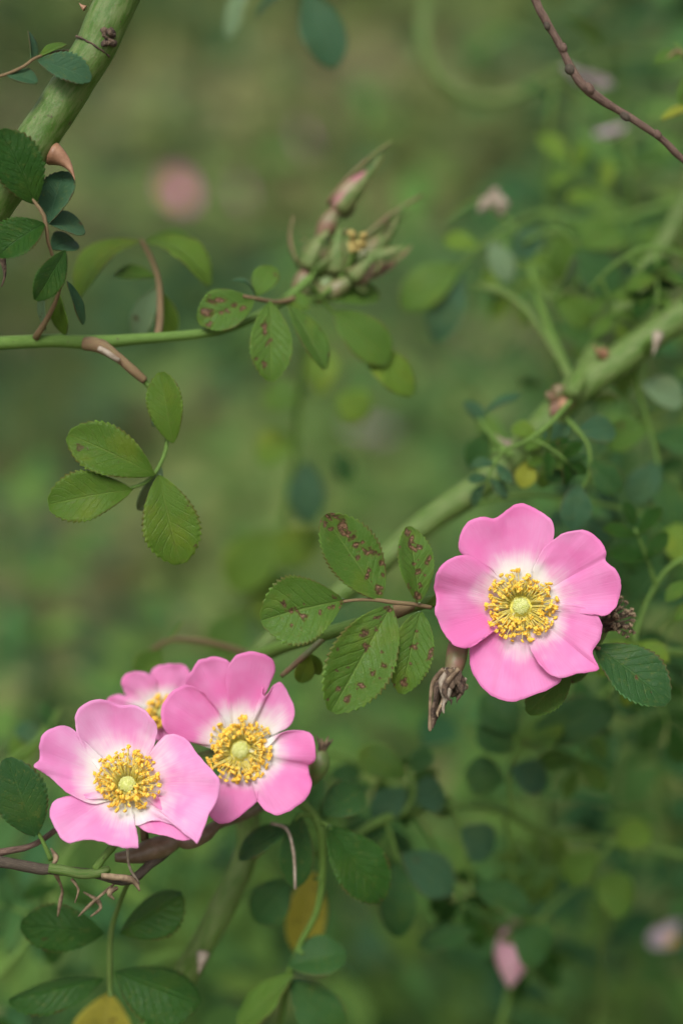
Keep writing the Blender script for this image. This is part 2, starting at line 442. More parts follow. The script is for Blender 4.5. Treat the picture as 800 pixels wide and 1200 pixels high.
def sepal_geo(base, tip, w, nrm, k=5):
    A = tip - base; x = A.normalized(); n = (nrm - x * nrm.dot(x)).normalized(); s = n.cross(x); vs, fs, us = [], [], []
    for i in range(11):
        t = i / 10; ww = w * (.35 + .65 * math.sin(min(1, t * 2.2 + .25) * math.pi * .5)) * (1 - t ** .9) + w * .05
        if t > .72: ww = max(ww, w * .30 * math.sin((t - .72) / .28 * math.pi))
        for j in (-1, -.5, 0, .5, 1):
            vs.append(base + A * t + s * (j * ww) - n * (abs(j) * ww * .35) + n * (w * .5 * math.sin(t * 3.1))); us.append((t, j * .5 + .5))
    for i in range(10):
        for j in range(4):
            a = i * 5 + j; fs.append((a, a + 1, a + 6, a + 5))
    return vs, fs, us
def calyx(fl, cx, cy, zc, nrm, pedicel, R=62, hip_mat='hip_green'):
    """Hip, five sepals and the flower stalk behind the petals."""
    c = P(cx, cy, zc); k = SC(zc); nn = V(*nrm)
    a1 = (RT - nn * RT.dot(nn)).normalized(); a2 = nn.cross(a1)
    v, f, u = lump_geo(c - nn * (24 * k), nn, 46 * k, 14 * k, 14, 10, .04, 0, lambda t: .35 + .65 * math.sin(math.pi * (t * .86 + .07)))
    part('hip', fl, v, f, [hip_mat], u)
    for i in range(5):
        th = i * 2 * math.pi / 5 + .6; d = a1 * math.cos(th) + a2 * math.sin(th)
        b = c + (d * 7 - nn * 4) * k; t = c + (d * R - nn * (30 + 6 * (i % 3))) * k
        v, f, u = sepal_geo(b, t, 8 * k, nn); part('sepal', fl, v, f, ['sepal'], u, thick=.0003)
    if pedicel:
        pts, rd = path(pedicel, 14); e = c - nn * (45 * k)
        pts = [e + (pts[0] - e) * 0] + pts
        v, f, u = tube_geo(pts, [rd[0]] + rd, 8); part('flower_stalk', fl, v, f, ['stem_red'], u)

def cropmap(x0, y0, k): return lambda L: [(x0 + x * k, y0 + y * k) for x, y in L]

# ================================================================== GROUND AND FAR PLANTS
def mass(name, parent, items, mat, kind='stuff'):
    """Many folded leaves as one mesh. items: (pos, dir, normal, length, width, hue)."""
    vs, fs, hue = [], [], []
    for p, d, n, L, W, h in items:
        n = (n - d * n.dot(d)).normalized(); s = n.cross(d); k = len(vs)
        vs += [p, p + d * (L * .35) + s * (W * .48) + n * (W * .12), p + d * (L * .75) + s * (W * .40) + n * (W * .12), p + d * L - n * (L * .08),
               p + d * (L * .75) - s * (W * .40) + n * (W * .12), p + d * (L * .35) - s * (W * .48) + n * (W * .12), p + d * (L * .5)]
        for a, b in ((0, 1), (1, 2), (2, 3), (3, 4), (4, 5), (5, 0)): fs.append((k + 6, k + b, k + a))
        hue += [h] * 7
    return part(name, parent, vs, fs, [mat], None, {'hue': hue}, kind=kind)
def rdir(updown=.0):
    a = rnd(0, 2 * math.pi); z = max(-.95, min(.95, rnd(-.7, .7) + updown)); r = math.sqrt(1 - z * z)
    return Vector((r * math.cos(a), r * math.sin(a), z))

def ground():
    m = N('soil_and_litter'); p = m.pos()
    n1 = m.noise(p, 2.2, 5.); n2 = m.noise(p, 14, 5.); n3 = m.noise(p, 60, 4.)
    col = m.mix(m.smooth(n1, .40, .58), (.105, .080, .054), (.095, .115, .038))
    col = m.mix(m.smooth(n2, .45, .65, 0., .7), col, (.19, .15, .10))
    col = m.mix(m.smooth(n3, .5, .7, 0., .5), col, (.045, .035, .022))
    m.l(col, m.b.inputs['Base Color']); m.b.inputs['Roughness'].default_value = .95; m.b.inputs['Specular IOR Level'].default_value = .05
    m.bump(n3, .6, .02)
    vs, fs = [], []; nx, ny = 60, 70
    ys = [-60 + 62 * (i / 10) for i in range(10)] + [2 + 15 * (i / 40) for i in range(40)] + [17 + 400 * (i / 19) ** 2 for i in range(20)]
    xs = [math.copysign(abs(t) ** 2.4 * 300, t) for t in [(-1 + 2 * i / nx) for i in range(nx + 1)]]
    for y in ys:
        for x in xs:
            far = min(1, max(0, (abs(x) + abs(y) - 3) / 20))
            vs.append(Vector((x, y, .05 * noise.noise(Vector((x * .8, y * .8, 0))) + far * .9 * noise.noise(Vector((x * .05, y * .05, 3))) * 1.2)))
    w_ = nx + 1
    for i in range(len(ys) - 1):
        for j in range(nx): a = i * w_ + j; fs.append((a, a + 1, a + w_ + 1, a + w_))
    o = part('ground', None, vs, fs, [m.m]); o['kind'] = 'structure'
    return o
ground()
def gz(x, y):
    far = min(1, max(0, (abs(x) + abs(y) - 3) / 20))
    return .05 * noise.noise(Vector((x * .8, y * .8, 0))) + far * .9 * noise.noise(Vector((x * .05, y * .05, 3))) * 1.2
HERB = scatter_mat('herb_leaves', [(.034, .090, .046), (.080, .165, .056), (.140, .225, .064), (.205, .235, .078), (.28, .23, .14)])
ROSEFAR = scatter_mat('far_rose_leaves', [(.026, .080, .038), (.050, .132, .044), (.085, .180, .042), (.135, .225, .045)])
BARE = [(-.52, 2.5, .30), (.24, 3.8, .42), (-.9, 5.2, .6), (.1, 7.5, .8)]
def bare(x, y): return any(math.hypot(x - a, (y - b) * .7) < c * (1 + .5 * noise.noise(Vector((x * 5, y * 5, 2)))) for a, b, c in BARE)
# meadow grass: narrow blades in patches
it = []
for i in range(42000):
    y = 1.2 + 14 * random.random() ** 1.7; x = rnd(-1, 1) * (.5 + y * .42)
    f = noise.noise(Vector((x * 1.3, y * 1.3, 5)))
    if (f < -.05 or bare(x, y)) and random.random() < .9: continue
    L = rnd(.06, .22) * (1 + .6 * max(0, f)); d = (Vector((rnd(-.6, .6), rnd(-.6, .6), 1))).normalized()
    h = min(1, max(0, .42 + .55 * noise.noise(Vector((x * .9, y * .9, 11))) + rnd(-.2, .2)))
    it.append((Vector((x, y, gz(x, y) - .01)), d, Vector((rnd(-1, 1), -1, .3)), L, rnd(.004, .009), h))
g = mass('grass', None, it, HERB); g['label'] = 'tall loose meadow grass growing behind the rose bush'; g['category'] = 'grass'
# broad-leaved ground cover in clumps
it = []
for c in range(640):
    y = 1.3 + 12 * random.random() ** 1.4; x = rnd(-1, 1) * (.4 + y * .42); h0 = random.choice((0., .05, .25, .4, .55, .7, .8))
    if (noise.noise(Vector((x * .9, y * .9, 5))) < -.12 or bare(x, y)): continue
    g_ = 1 + y * .28; R_ = rnd(.04, .10) * g_; H = rnd(.06, .30) * g_
    for k in range(int(rnd(26, 60))):
        p = Vector((x + random.gauss(0, R_ * .6), y + random.gauss(0, R_ * .6), 0)); p.z = gz(p.x, p.y) + H * random.random()
        it.append((p, rdir(.2), Vector((rnd(-.5, .5), rnd(-.9, .2), 1)), rnd(.035, .075) * g_ ** .7, rnd(.02, .045) * g_ ** .7, min(1, max(0, h0 + rnd(-.08, .08)))))
g = mass('undergrowth', None, it, HERB); g['label'] = 'low broad-leaved weeds covering the ground behind the rose bush'; g['category'] = 'undergrowth'

def far_shrub(label, px, py, z, rad, n, leaf, hue=(.1, .7), group='rose bushes blurred behind the flowers', canes=4, dx=0., cr=.0045):
    """A rose bush farther off: canes rising from the ground, leaves as one mass."""
    c = P(px, py, z); base = Vector((c.x + dx, c.y + .1, gz(c.x + dx, c.y + .1) - .03))
    t = thing('background_rose_bush', label, 'rose bush', base, group); it = []
    for k in range(canes):
        e = c + Vector((rnd(-1, 1) * rad[0], rnd(-.6, .6) * rad[0], rnd(.2, 1) * rad[1])); mid = base.lerp(e, .5) + Vector((rnd(-.06, .06), rnd(-.06, .06), .08))
        pts = [Vector(q) for q in crom([tuple(base + Vector((rnd(-.03, .03), rnd(-.03, .03), 0))), tuple(mid), tuple(e)], 14)]
        v, f, u = tube_geo(pts, [cr * (1 - .75 * i / 13) for i in range(14)], 6); part('cane', t, v, f, ['cane_grey'], u)
        for i in range(int(n * 1.7) // canes):
            q = pts[min(13, int(4 + 10 * random.random() ** .7))] + Vector((random.gauss(0, rad[0] * .33), random.gauss(0, rad[0] * .33), random.gauss(0, rad[1] * .33)))
            it.append((q, rdir(-.1), Vector((rnd(-.5, .5), rnd(-1, .2), 1)), rnd(.6, 1.15) * leaf, rnd(.32, .55) * leaf, rnd(*hue)))
    mass('foliage', t, it, ROSEFAR)
    return t
far_shrub('dark blurred rose bush beyond the stout canes, under the pale far blooms', 720, 250, 48, (.13, .16), 300, .030, (.1, .9))
far_shrub('blurred rose bush with bluish green leaves below the spent hip', 640, 1000, 42, (.14, .10), 240, .032, (.4, 1.))
far_shrub('blurred green rose bush beyond the trio of pink flowers', 90, 800, 62, (.16, .12), 220, .030, (.15, .9))
far_shrub('small blurred rose bush beyond the cluster of buds', 480, 330, 95, (.16, .16), 120, .032, (.3, 1.))
far_shrub('low blurred rose bush below the pink trio, behind yellow leaves', 330, 1120, 34, (.12, .06), 180, .032, (.4, 1.), dx=-.1, cr=.003)
far_shrub('bright-leaved blurred rose bush under the bare brown twig', 740, 170, 24, (.06, .05), 70, .026, (.4, 1.), dx=.25, cr=.003)
far_shrub('blurred rose bush crowding the thorny cane with mid green leaves', 740, 560, 15, (.05, .05), 80, .024, (.2, .9), dx=.2, cr=.0025)
far_shrub('blurred leafy rose bush under the dried stamen tuft', 660, 860, 17, (.05, .04), 80, .024, (.1, .9), dx=.16, cr=.0025)
far_shrub('blurred rose bush below the spotted leaves', 450, 900, 26, (.07, .05), 70, .026, (.4, 1.), dx=.2, cr=.0025)
far_shrub('blurred low rose bush under the woody twig', 90, 1080, 16, (.06, .05), 70, .024, (.2, .9), dx=-.2, cr=.0025)

# ================================================================== CANES AND BRANCHES
# stout cane crossing the upper corner
t = thing('rose_cane', 'stout smooth green rose cane with a dark bud scar and ring', 'rose cane', P(-60, 330, .6))
tube('stem', t, [(190, -110, .2, 24), (160, -50, .1, 24), (127, 22, 0, 24.5), (108, 62, 0, 24), (60, 138, 0, 24), (22, 195, 0, 24.5), (-25, 262, .2, 25), (-90, 360, .6, 26), (-330, 760, 6, 30), (-500, 1500, 10, 32)], 'cane', 90, 24, .05)
ring = []
for i in range(15):
    ph = math.radians(-68 + 136 * i / 14); q = 24.4 * math.sin(ph); jit = 1.2 * noise.noise(Vector((i * .6, 3, 1)))
    ring.append(P(110 + q * .87 - .5 * jit, 57 + q * .52 + .85 * jit, 0) - FW * (24.3 * math.cos(ph) * PXM))
v, f, u = tube_geo(ring, [(.7 + .9 * abs(math.sin(i * 1.3))) * PXM for i in range(15)], 6, .5); part('ring_scar', t, v, f, ['dry_dark'], u)
v, f, u = merge([lump_geo(P(128 + rnd(-7, 7), 44 + rnd(-8, 8), -.36 + rnd(-.12, .12)), V(rnd(-1, 1), rnd(-1, 1), .6), rnd(8, 14) * PXM, rnd(2, 4.5) * PXM, 7, 6, .8, i) for i in range(22)])
part('bud_scar', t, v, f, ['dry_dark'], u)
thorn(t, P(62, 180, 0), P(88, 211, -.1), 15 * PXM, V(.6, .5, 0) * (5 * PXM))
thorn(t, P(100, 10, .1), P(93, 3, .1), 4 * PXM, V(-1, 0, 0) * PXM)
compound_leaf(t, [(-30, 96, -.6, 2), (5, 88, -.7, 2), (28, 78, -.8, 2), (42, 68, -.7, 1.8), (70, 60, -.1, 1.5), (95, 60, .1, 1.5)],
    [((44, 71, -.75), (107, 94, -.55), 46, dict(nrm=(.1, .6, .8), fold=(.5, .1), mat='leaf_teal', teeth=11, tooth=.18)),
     ((8, 87, -.7), (44, 97, -.8), 30, dict(nrm=(.2, .6, .8), mat='leaf_teal', teeth=10, tooth=.18)),
     ((38, 72, -.75), (34, 37, -.5), 22, dict(nrm=(1, .2, .35), mat='leaf_teal')),
     ((46, 66, -.6), (78, 52, -.1), 18, dict(nrm=(.1, .8, .5), mat='leaf'))], 'stem_red', fold=.3, z=-.6)
compound_leaf(t, [(20, 212, -.4, 2), (42, 238, -.55, 2), (53, 256, -.5, 2.6), (58, 290, -.3, 2), (72, 322, .2, 2.2), (66, 352, .6, 2.8), (54, 376, 1.0, 3.6), (42, 396, 1.3, 4.5)],
    [((42, 240, -.5), (0, 152, -.9), 68, dict(nrm=(.35, .25, 1), fold=(.1, .55), arch=.05, mat='leaf_deep', teeth=14, tooth=.17)),
     ((53, 262, -.5), (-2, 300, -.8), 60, dict(nrm=(-.1, .55, .9), fold=(.2, .6), mat='leaf_deep', teeth=14, tooth=.15)),
     ((57, 262, -.1), (77, 201, .5), 48, dict(nrm=(-.2, .1, 1), mat='leaf_teal')),
     ((58, 262, 0), (99, 268, .6), 46, dict(nrm=(.1, .6, .8), mat='leaf_teal', fold=.2)),
     ((60, 292, .3), (88, 282, .9), 38, dict(mat='leaf_teal')),
     ((77, 293, -.3), (42, 352, -.5), 38, dict(nrm=(.5, .3, .9), fold=(.1, .5), mat='leaf_deep')),
     ((79, 329, .4), (98, 380, .9), 17, dict(nrm=(.7, .2, .7), mat='leaf_teal')),
     ((54, 388, 1.3), (50, 342, 1.0), 16, dict(nrm=(-.7, .1, .8), mat='under', tooth=0.)),
     ((68, 342, .9), (76, 392, 1.4), 26, dict(nrm=(-.5, .3, 1), mat='leaf_bright'))], 'stem_red', fold=.25, z=-.4)
tube('dry_strand', t, [(0, 285, -.3, 5), (4, 305, -.2, 4), (6, 322, -.2, 2), (2, 336, -.1, 1)], 'dry_dark', 12, 6, .4)

# green shoot that carries the bud cluster
t = thing('rose_shoot', 'thin green rose shoot bearing spotted leaves and the bud cluster', 'rose shoot', P(-60, 404, 1.6))
tube('stem', t, [(-400, 420, 4, 10), (-60, 404, 1.4, 8.5), (0, 402, 1.4, 8.2), (60, 399, 1.5, 8), (110, 401, 1.5, 8), (165, 397, 1.8, 6.5), (235, 391, 2.2, 6), (285, 378, 2.8, 5.5), (335, 350, 3.6, 5.5), (365, 325, 4.0, 5)], 'stem', 50, 12, .05)
lf = tube('side_twig', t, [(100, 403, 1.4, 7), (118, 406, 1.2, 8), (138, 419, 1.1, 6), (156, 434, 1.1, 6), (170, 446, 1.2, 5)], 'stem_red', 18, 10, .2)
tube('bark_flake', lf, [(116, 408, .9, 3), (128, 415, .85, 4), (140, 423, .85, 3)], 'dry_grey', 8, 6, .3)
compound_leaf(t, [(165, 441, 1.2, 4.5), (180, 460, 1.3, 3), (192, 485, 1.3, 2.5), (196, 520, 1.1, 2.6), (186, 548, 1., 2.6), (172, 565, 1, 2.4), (153, 572, .9, 2)],
    [((203, 520, .9), (189, 436, .9), 48, dict(nrm=(-.05, .1, 1), fold=(.05, .45), mat='leaf_fresh')),
     ((182, 557, .9), (80, 509, .7), 66, dict(nrm=(.1, .35, 1), fold=(.1, .4), shape=.78, mat='leaf_fresh')),
     ((156, 574, .8), (57, 592, .6), 66, dict(nrm=(0, .4, 1), fold=(.1, .5), shape=.74, mat='leaf_fresh')),
     ((186, 556, .8), (212, 661, .8), 74, dict(nrm=(-.1, .2, 1), fold=(.1, .5), shape=.8, mat='leaf_fresh')),
     ((190, 548, 1.3), (163, 598, 1.8), 26, dict(nrm=(.6, -.2, 1), mat='under')),
     ((194, 440, 1.4), (180, 500, 1.6), 18, dict(nrm=(.4, -.2, 1), mat='under'))], 'stem', fold=.15, tip_round=.58)
lf = tube('leaf', t, [(185, 394, 2.0, 5), (188, 370, 3, 4.4), (186, 330, 4, 3.4), (176, 300, 4.2, 3.2), (165, 281, 4.3, 3)], 'stem_red', 16, 6)
for d in [((165, 282, 4.2), (92, 350, 3.8), 56, dict(nrm=(-.6, .45, .8), arch=.2, mat='leaf_bright')),
          ((168, 283, 4.4), (246, 335, 4.2), 52, dict(nrm=(.45, .6, .7), arch=.22, mat='leaf_bright')),
          ((182, 325, 4), (134, 322, 4), 32, dict(nrm=(-.2, .7, .6), mat='leaf')),
          ((172, 280, 4.6), (235, 286, 5.2), 36, dict(nrm=(.1, .8, .5), mat='leaf')),
          ((186, 335, 4.2), (160, 398, 4.6), 34, dict(nrm=(-.4, .1, 1), mat='under')),
          ((186, 340, 4.4), (200, 396, 4.8), 30, dict(nrm=(.2, .2, 1), mat='leaf_bright'))]:
    leaflet(lf, d[0], d[1], d[2], **d[3])
lf = tube('leaf', t, [(345, 350, 3.6, 4), (325, 354, 3, 2.5), (300, 350, 2.4, 2.5), (285, 347, 2.2, 2)], 'stem_red', 12, 6)
for d in [((298, 352, 2.3), (232, 377, 2), 56, dict(nrm=(.1, .4, 1), fold=(.1, .3), hi=True,
              lesions=[(238, 366, 9, 5, 20), (252, 352, 10, 4, 10), (262, 366, 5, 4, 0), (275, 357, 4, 3, 0), (285, 362, 4, 3, 0), (244, 380, 4, 3, 0)])),
          ((316, 353, 2.3), (317, 447, 2.1), 54, dict(nrm=(.15, .25, 1), fold=.2, hi=True, lesions=[(312, 385, 3, 8, 0), (310, 425, 3, 5, 20), (316, 398, 2, 5, 0)])),
          ((338, 357, 3), (381, 433, 2.8), 42, dict(nrm=(.5, .3, .9), fold=(.1, .4))),
          ((300, 347, 2.8), (320, 312, 3.2), 34, dict(nrm=(-.1, .3, 1), fold=.2)),
          ((300, 347, 2.8), (272, 328, 2.6), 20, dict(nrm=(.1, .9, .3), mat='leaf_teal', arch=.2)),
          ((330, 350, 3.6), (362, 362, 3.4), 30, dict(nrm=(.1, .6, .8)))]:
    leaflet(lf, d[0], d[1], d[2], **d[3])
lf = tube('leaf', t, [(365, 335, 4.2, 4), (385, 360, 4.8, 2.5), (410, 385, 5.2, 2.5), (425, 405, 5.4, 2)], 'stem', 12, 6)
for d in [((392, 365, 4.9), (455, 425, 5.2), 58, dict(nrm=(.1, .3, 1), mat='leaf')),
          ((420, 405, 5.2), (484, 462, 5.6), 50, dict(nrm=(.2, .4, 1), mat='leaf_bright')),
          ((385, 350, 5), (445, 345, 5.8), 36, dict(nrm=(.2, .5, .9), mat='leaf'))]:
    leaflet(lf, d[0], d[1], d[2], **d[3])

# stout cane running behind the flowers
t = thing('rose_cane', 'stout pale green rose cane with thorns running behind the single open flower', 'rose cane', P(860, 330, 5))
tube('stem', t, [(1500, 0, 14, 24), (900, 305, 7, 19), (800, 368, 6.4, 18.5), (735, 415, 6.2, 18), (675, 458, 6, 18), (610, 528, 6, 17.5), (555, 574, 6, 17), (500, 612, 6, 15), (440, 664, 6, 13.5), (380, 710, 6, 12), (318, 748, 5.6, 11), (285, 800, 5, 12), (285, 900, 5, 14.5), (290, 990, 5, 15), (262, 1060, 4.8, 15), (222, 1135, 5, 15), (160, 1260, 6, 16), (60, 1700, 12, 18)], 'cane_grey', 140, 18, .09)
for (b, tp, r, m_) in [((706, 415, 5.8), (694, 404, 5.4), 9, 'thorn'), ((662, 470, 5.6), (652, 478, 5.1), 12, 'thorn'), ((770, 392, 5.9), (764, 416, 5.4), 8, 'dry_grey'),
                       ((596, 522, 5.9), (580, 508, 5.6), 9, 'dry_grey'), ((238, 1118, 4.4), (232, 1142, 3.9), 9, 'dry_grey'), ((298, 1000, 5.2), (284, 990, 4.8), 8, 'thorn')]:
    thorn(t, P(*b), P(*tp), r * PXM, V(0, -.4, .3) * (3 * PXM), m_)
v, f, u = merge([lump_geo(P(656 + rnd(-12, 12), 470 + rnd(-14, 14), 5.5), V(rnd(-1, 1), rnd(-1, 1), .2), 20 * PXM, rnd(4, 8) * PXM, 8, 6, .5, i) for i in range(8)])
part('bark_scar', t, v, f, ['bud_red'], u)
tube('side_twig', t, [(672, 452, 6, 6), (655, 420, 6.6, 4.6), (632, 385, 7.4, 4.2), (605, 352, 8.4, 4.6), (575, 338, 9, 5), (555, 336, 9, 2)], 'cane_grey', 22, 8, .15)
# leaves on that cane
for st, ls in [
    ([(662, 490, 4.6, 4), (688, 520, 4.3, 2.4), (690, 555, 4.2, 2), (680, 575, 4.2, 1.8)],
     [((676, 566, 4.2), (672, 622, 4.2), 40, dict(mat='leaf_teal')), ((690, 540, 4.2), (725, 578, 4.4), 40, dict(mat='leaf_dark')),
      ((688, 535, 4.3), (640, 562, 4.5), 36, dict(mat='leaf_dark')), ((676, 505, 4.4), (720, 505, 4.8), 40, dict(mat='leaf_teal')), ((668, 500, 4.5), (632, 520, 4.9), 34, dict(mat='leaf_teal'))]),
    ([(640, 500, 5, 4), (625, 520, 4.7, 2.5), (618, 545, 4.5, 2)],
     [((620, 540, 4.5), (612, 572, 4.4), 28, dict(mat='leaf_lime')), ((628, 510, 5), (600, 500, 5.2), 24, dict(mat='leaf_bright'))]),
    ([(600, 535, 5.2, 4), (575, 510, 5.6, 2.5), (560, 490, 6, 2)],
     [((565, 497, 6), (545, 470, 6.2), 30, dict(mat='leaf_teal', nrm=(0, 1, .4))), ((570, 505, 6), (552, 548, 6.4), 32, dict(mat='leaf_dark')), ((566, 485, 6), (610, 462, 6.2), 22, dict(mat='leaf_teal', nrm=(0, 1, .4)))]),
    ([(760, 395, 5.4, 4), (745, 440, 6.5, 3), (760, 500, 7, 2.5), (775, 560, 7, 2)],
     [((760, 500, 7), (710, 520, 7.4), 44, dict(mat='leaf')), ((765, 510, 7), (830, 530, 7.2), 46, dict(mat='leaf_dark')), ((772, 540, 7), (740, 590, 7.2), 42, dict(mat='leaf_teal')),
      ((776, 560, 7), (790, 625, 7), 46, dict(mat='leaf_dark')), ((750, 450, 6.8), (800, 470, 7.2), 44, dict(mat='under'))]),
    ([(560, 590, 5.6, 4), (620, 580, 6.5, 3), (700, 590, 7, 2.5), (790, 612, 7.4, 2)],
     [((780, 612, 7), (810, 660, 6.8), 48, dict(mat='leaf_bright')), ((760, 606, 7), (800, 575, 7.5), 44, dict(mat='leaf')), ((740, 600, 7), (745, 670, 7.4), 46, dict(mat='leaf_dark')), ((790, 650, 7.2), (735, 700, 7.6), 50, dict(mat='leaf_dark'))])]:
    lf = tube('leaf', t, st, 'stem', 14, 6)
    for d in ls: leaflet(lf, d[0], d[1], d[2], **{**dict(fold=.2, nrm=(0, .4, 1)), **d[3]})

# grey cane behind it, and the bent one far behind
t = thing('rose_cane', 'greyish rose cane crossing behind the pale green thorny cane', 'rose cane', P(830, 180, 9))
tube('stem', t, [(900, -120, 12, 14), (835, 170, 9.5, 14), (795, 255, 9, 13), (745, 340, 9, 13), (705, 402, 7.6, 13), (682, 440, 6, 12), (668, 462, 5.2, 10)], 'cane_grey', 60, 12, .06)
t = thing('rose_cane', 'bent blurred green cane curving like a hook above the buds', 'rose cane', P(495, -40, 26))
tube('stem', t, [(480, -300, 20, 10), (498, -40, 23, 8), (498, 50, 23, 8), (525, 100, 23, 9), (580, 118, 23, 7), (640, 92, 23, 5), (690, 70, 25, 3), (760, 66, 30, 4), (900, 90, 36, 4), (1500, 300, 44, 4)], 'cane_grey', 50, 10)

# bare brown twig
t = thing('bare_twig', 'bare thin brown twig curving down, without leaves', 'twig', P(622, -15, .8))
tw = tube('stem', t, [(560, -200, 1.5, 6), (622, -15, .9, 6), (638, 22, .8, 5.6), (652, 46, .8, 5), (664, 70, .8, 5), (676, 92, .8, 5.2), (694, 110, .8, 5), (722, 128, .9, 4.6), (752, 147, .9, 4.4), (778, 166, 1, 4), (806, 192, 1.2, 4), (900, 260, 2, 4)], 'bark', 80, 10, .22)
tp = [(622, -15, .9, 6), (638, 22, .8, 5.6), (652, 46, .8, 5), (664, 70, .8, 5), (676, 92, .8, 5.2), (694, 110, .8, 5), (722, 128, .9, 4.6), (752, 147, .9, 4.4), (778, 166, 1, 4), (806, 192, 1.2, 4)]
tc = crom(tp, 100)
for k, (i, off) in enumerate([(14, 2), (27, -2), (38, 2), (52, -1.5), (70, 2), (84, -1.5)]):
    x, y, z, _ = tc[i]; x2, y2 = tc[i + 3][:2]; a = Vector((x2 - x, y - y2, 0)).normalized()
    v, f, u = lump_geo(P(x + off * a.y, y + off * a.x, z - .05), V(a.x + .3 * a.y, a.y - .3 * a.x, .2), rnd(12, 19) * PXM, rnd(4.6, 6) * PXM, 8, 7, .5, k * 3.1); part('node', t, v, f, ['bark' if k % 2 else 'bark_dark'], u)

# flowering branch behind the spotted leaves and the single open flower
t = thing('flowering_branch', 'green flowering branch bearing the brown spotted leaf and the open flower', 'rose branch', P(250, 778, 3))
tube('stem', t, [(296, 772, 4.2, 8), (330, 758, 2.6, 8.5), (372, 745, 1.5, 8), (420, 731, 1.2, 7.5), (470, 714, 1.0, 7.5), (525, 702, 1.4, 7), (570, 708, 2.4, 6.5), (640, 740, 4.2, 6), (700, 755, 5, 5), (850, 770, 7, 5)], 'stem', 60, 12, .08)
tube('bark_node', t, [(444, 722, .55, 3), (455, 719, .45, 7), (470, 714, .4, 7.5), (484, 710, .5, 5)], 'stem_red', 12, 10, .25)
HL = dict(hi=True, teeth=19, tooth=.12)
lf = tube('leaf', t, [(505, 712, .3, 2.6), (484, 708, .05, 2.8), (462, 706, -.1, 2.8), (440, 703, -.15, 2.4), (418, 703, -.15, 2), (402, 705, -.15, 2)], 'stem_red', 24, 8, .1)
leaflet(lf, (403, 703, -.15), (306, 727, -.5), 92, nrm=(-.1, .35, 1), fold=(.10, .62), arch=.03, **HL, shape=.78,
        lesions=[(331, 708, 7, 2.5, 30), (344, 717, 8, 2.5, 10), (354, 721, 6, 3, 25), (376, 716, 3, 4, 0), (388, 711, 5, 2.5, -15), (342, 733, 3, 2, 0), (398, 706, 4, 2, 0)])
leaflet(lf, (447, 702, -.1), (380, 604, -.3), 76, nrm=(-.05, .25, 1), fold=(.55, .10), arch=-.04, **HL, shape=.92,
        lesions=[(391, 605, 9, 3, 0), (401, 615, 4.5, 12, -8), (408, 628, 9, 4, 30), (415, 640, 7, 4, 10), (388, 620, 3, 3, 0), (431, 645, 8, 4, 15), (440, 649, 5, 3, 0), (448, 660, 5, 4, 0),
                 (432, 672, 3, 7, 15), (445, 692, 7, 6, 40), (419, 654, 3, 3, 0), (449, 673, 3, 2, 0), (425, 635, 3, 2, 0), (380, 613, 3, 4, 0)])
leaflet(lf, (458, 710, -.15), (388, 834, -.55), 88, nrm=(.1, .25, 1), fold=(.10, .50), arch=.04, **HL, shape=.95,
        lesions=[(425, 743, 5, 6, 30), (429, 757, 3, 6, -15), (452, 713, 5, 5, 0), (450, 779, 5, 4, -40), (435, 787, 3.5, 5, 20), (422, 804, 4, 3, 0), (396, 806, 3, 4, 0), (407, 820, 5, 3, -40),
                 (441, 737, 2.5, 3, 0), (394, 786, 2, 2, 0), (448, 764, 2, 2, 0), (440, 724, 5, 2, -45)])
leaflet(lf, (491, 707, 0), (478, 617, .1), 50, nrm=(.15, .15, 1), fold=(.5, .1), **HL, shape=.9,
        lesions=[(477, 622, 3.5, 6, 20), (482, 636, 3, 8, -25), (488, 642, 7, 3, 40), (490, 671, 4, 4, 0), (492, 686, 3, 3, 0), (490, 700, 5, 5, 0), (502, 657, 3, 5, 0), (485, 661, 2, 2, 0)])
leaflet(lf, (492, 717, 0), (470, 813, -.1), 58, nrm=(-.1, .2, 1), fold=(.1, .55), **HL, shape=1.05,
        lesions=[(505, 767, 3.5, 8, 15), (484, 758, 4, 4, 30), (473, 800, 4, 5, 0), (511, 741, 4, 6, 0), (488, 740, 2, 2, 0), (480, 778, 2, 2, 0)])
leaflet(lf, (500, 708, .8), (540, 700, 1.4), 24, nrm=(0, .5, .8), mat='leaf_bright')
# young reddish shoot beside the pink trio
lf = tube('leaf', t, [(385, 742, 1.5, 4), (368, 758, 1.3, 4), (348, 776, 1.4, 4), (330, 792, 1.6, 3)], 'bud_red', 14, 8, .1)
leaflet(lf, (362, 768, 1.4), (352, 800, 1.6), 26, nrm=(.3, .2, 1), mat='leaf_bright')
leaflet(lf, (358, 764, 1.6), (376, 790, 1.8), 18, nrm=(.3, .2, 1), mat='leaf_bright')
# leaves at the foot of the open flower
lf = tube('leaf', t, [(640, 738, 4.0, 3), (668, 748, 2, 3), (690, 756, 1.0, 2.6), (702, 760, .6, 2.4)], 'stem_red', 12, 6)
leaflet(lf, (696, 757, .7), (782, 824, .2), 74, nrm=(.15, .55, .9), fold=(.3, .12), teeth=16, shape=.85, mat='leaf_dark', hi=True, lesions=[(745, 794, 2, 2, 0)])
leaflet(lf, (668, 785, 1.4), (618, 836, 1.0), 46, nrm=(0, .4, 1), fold=.2, teeth=14, mat='leaf')
leaflet(lf, (690, 760, 2), (655, 800, 1.6), 40, nrm=(0, .4, 1), mat='leaf')

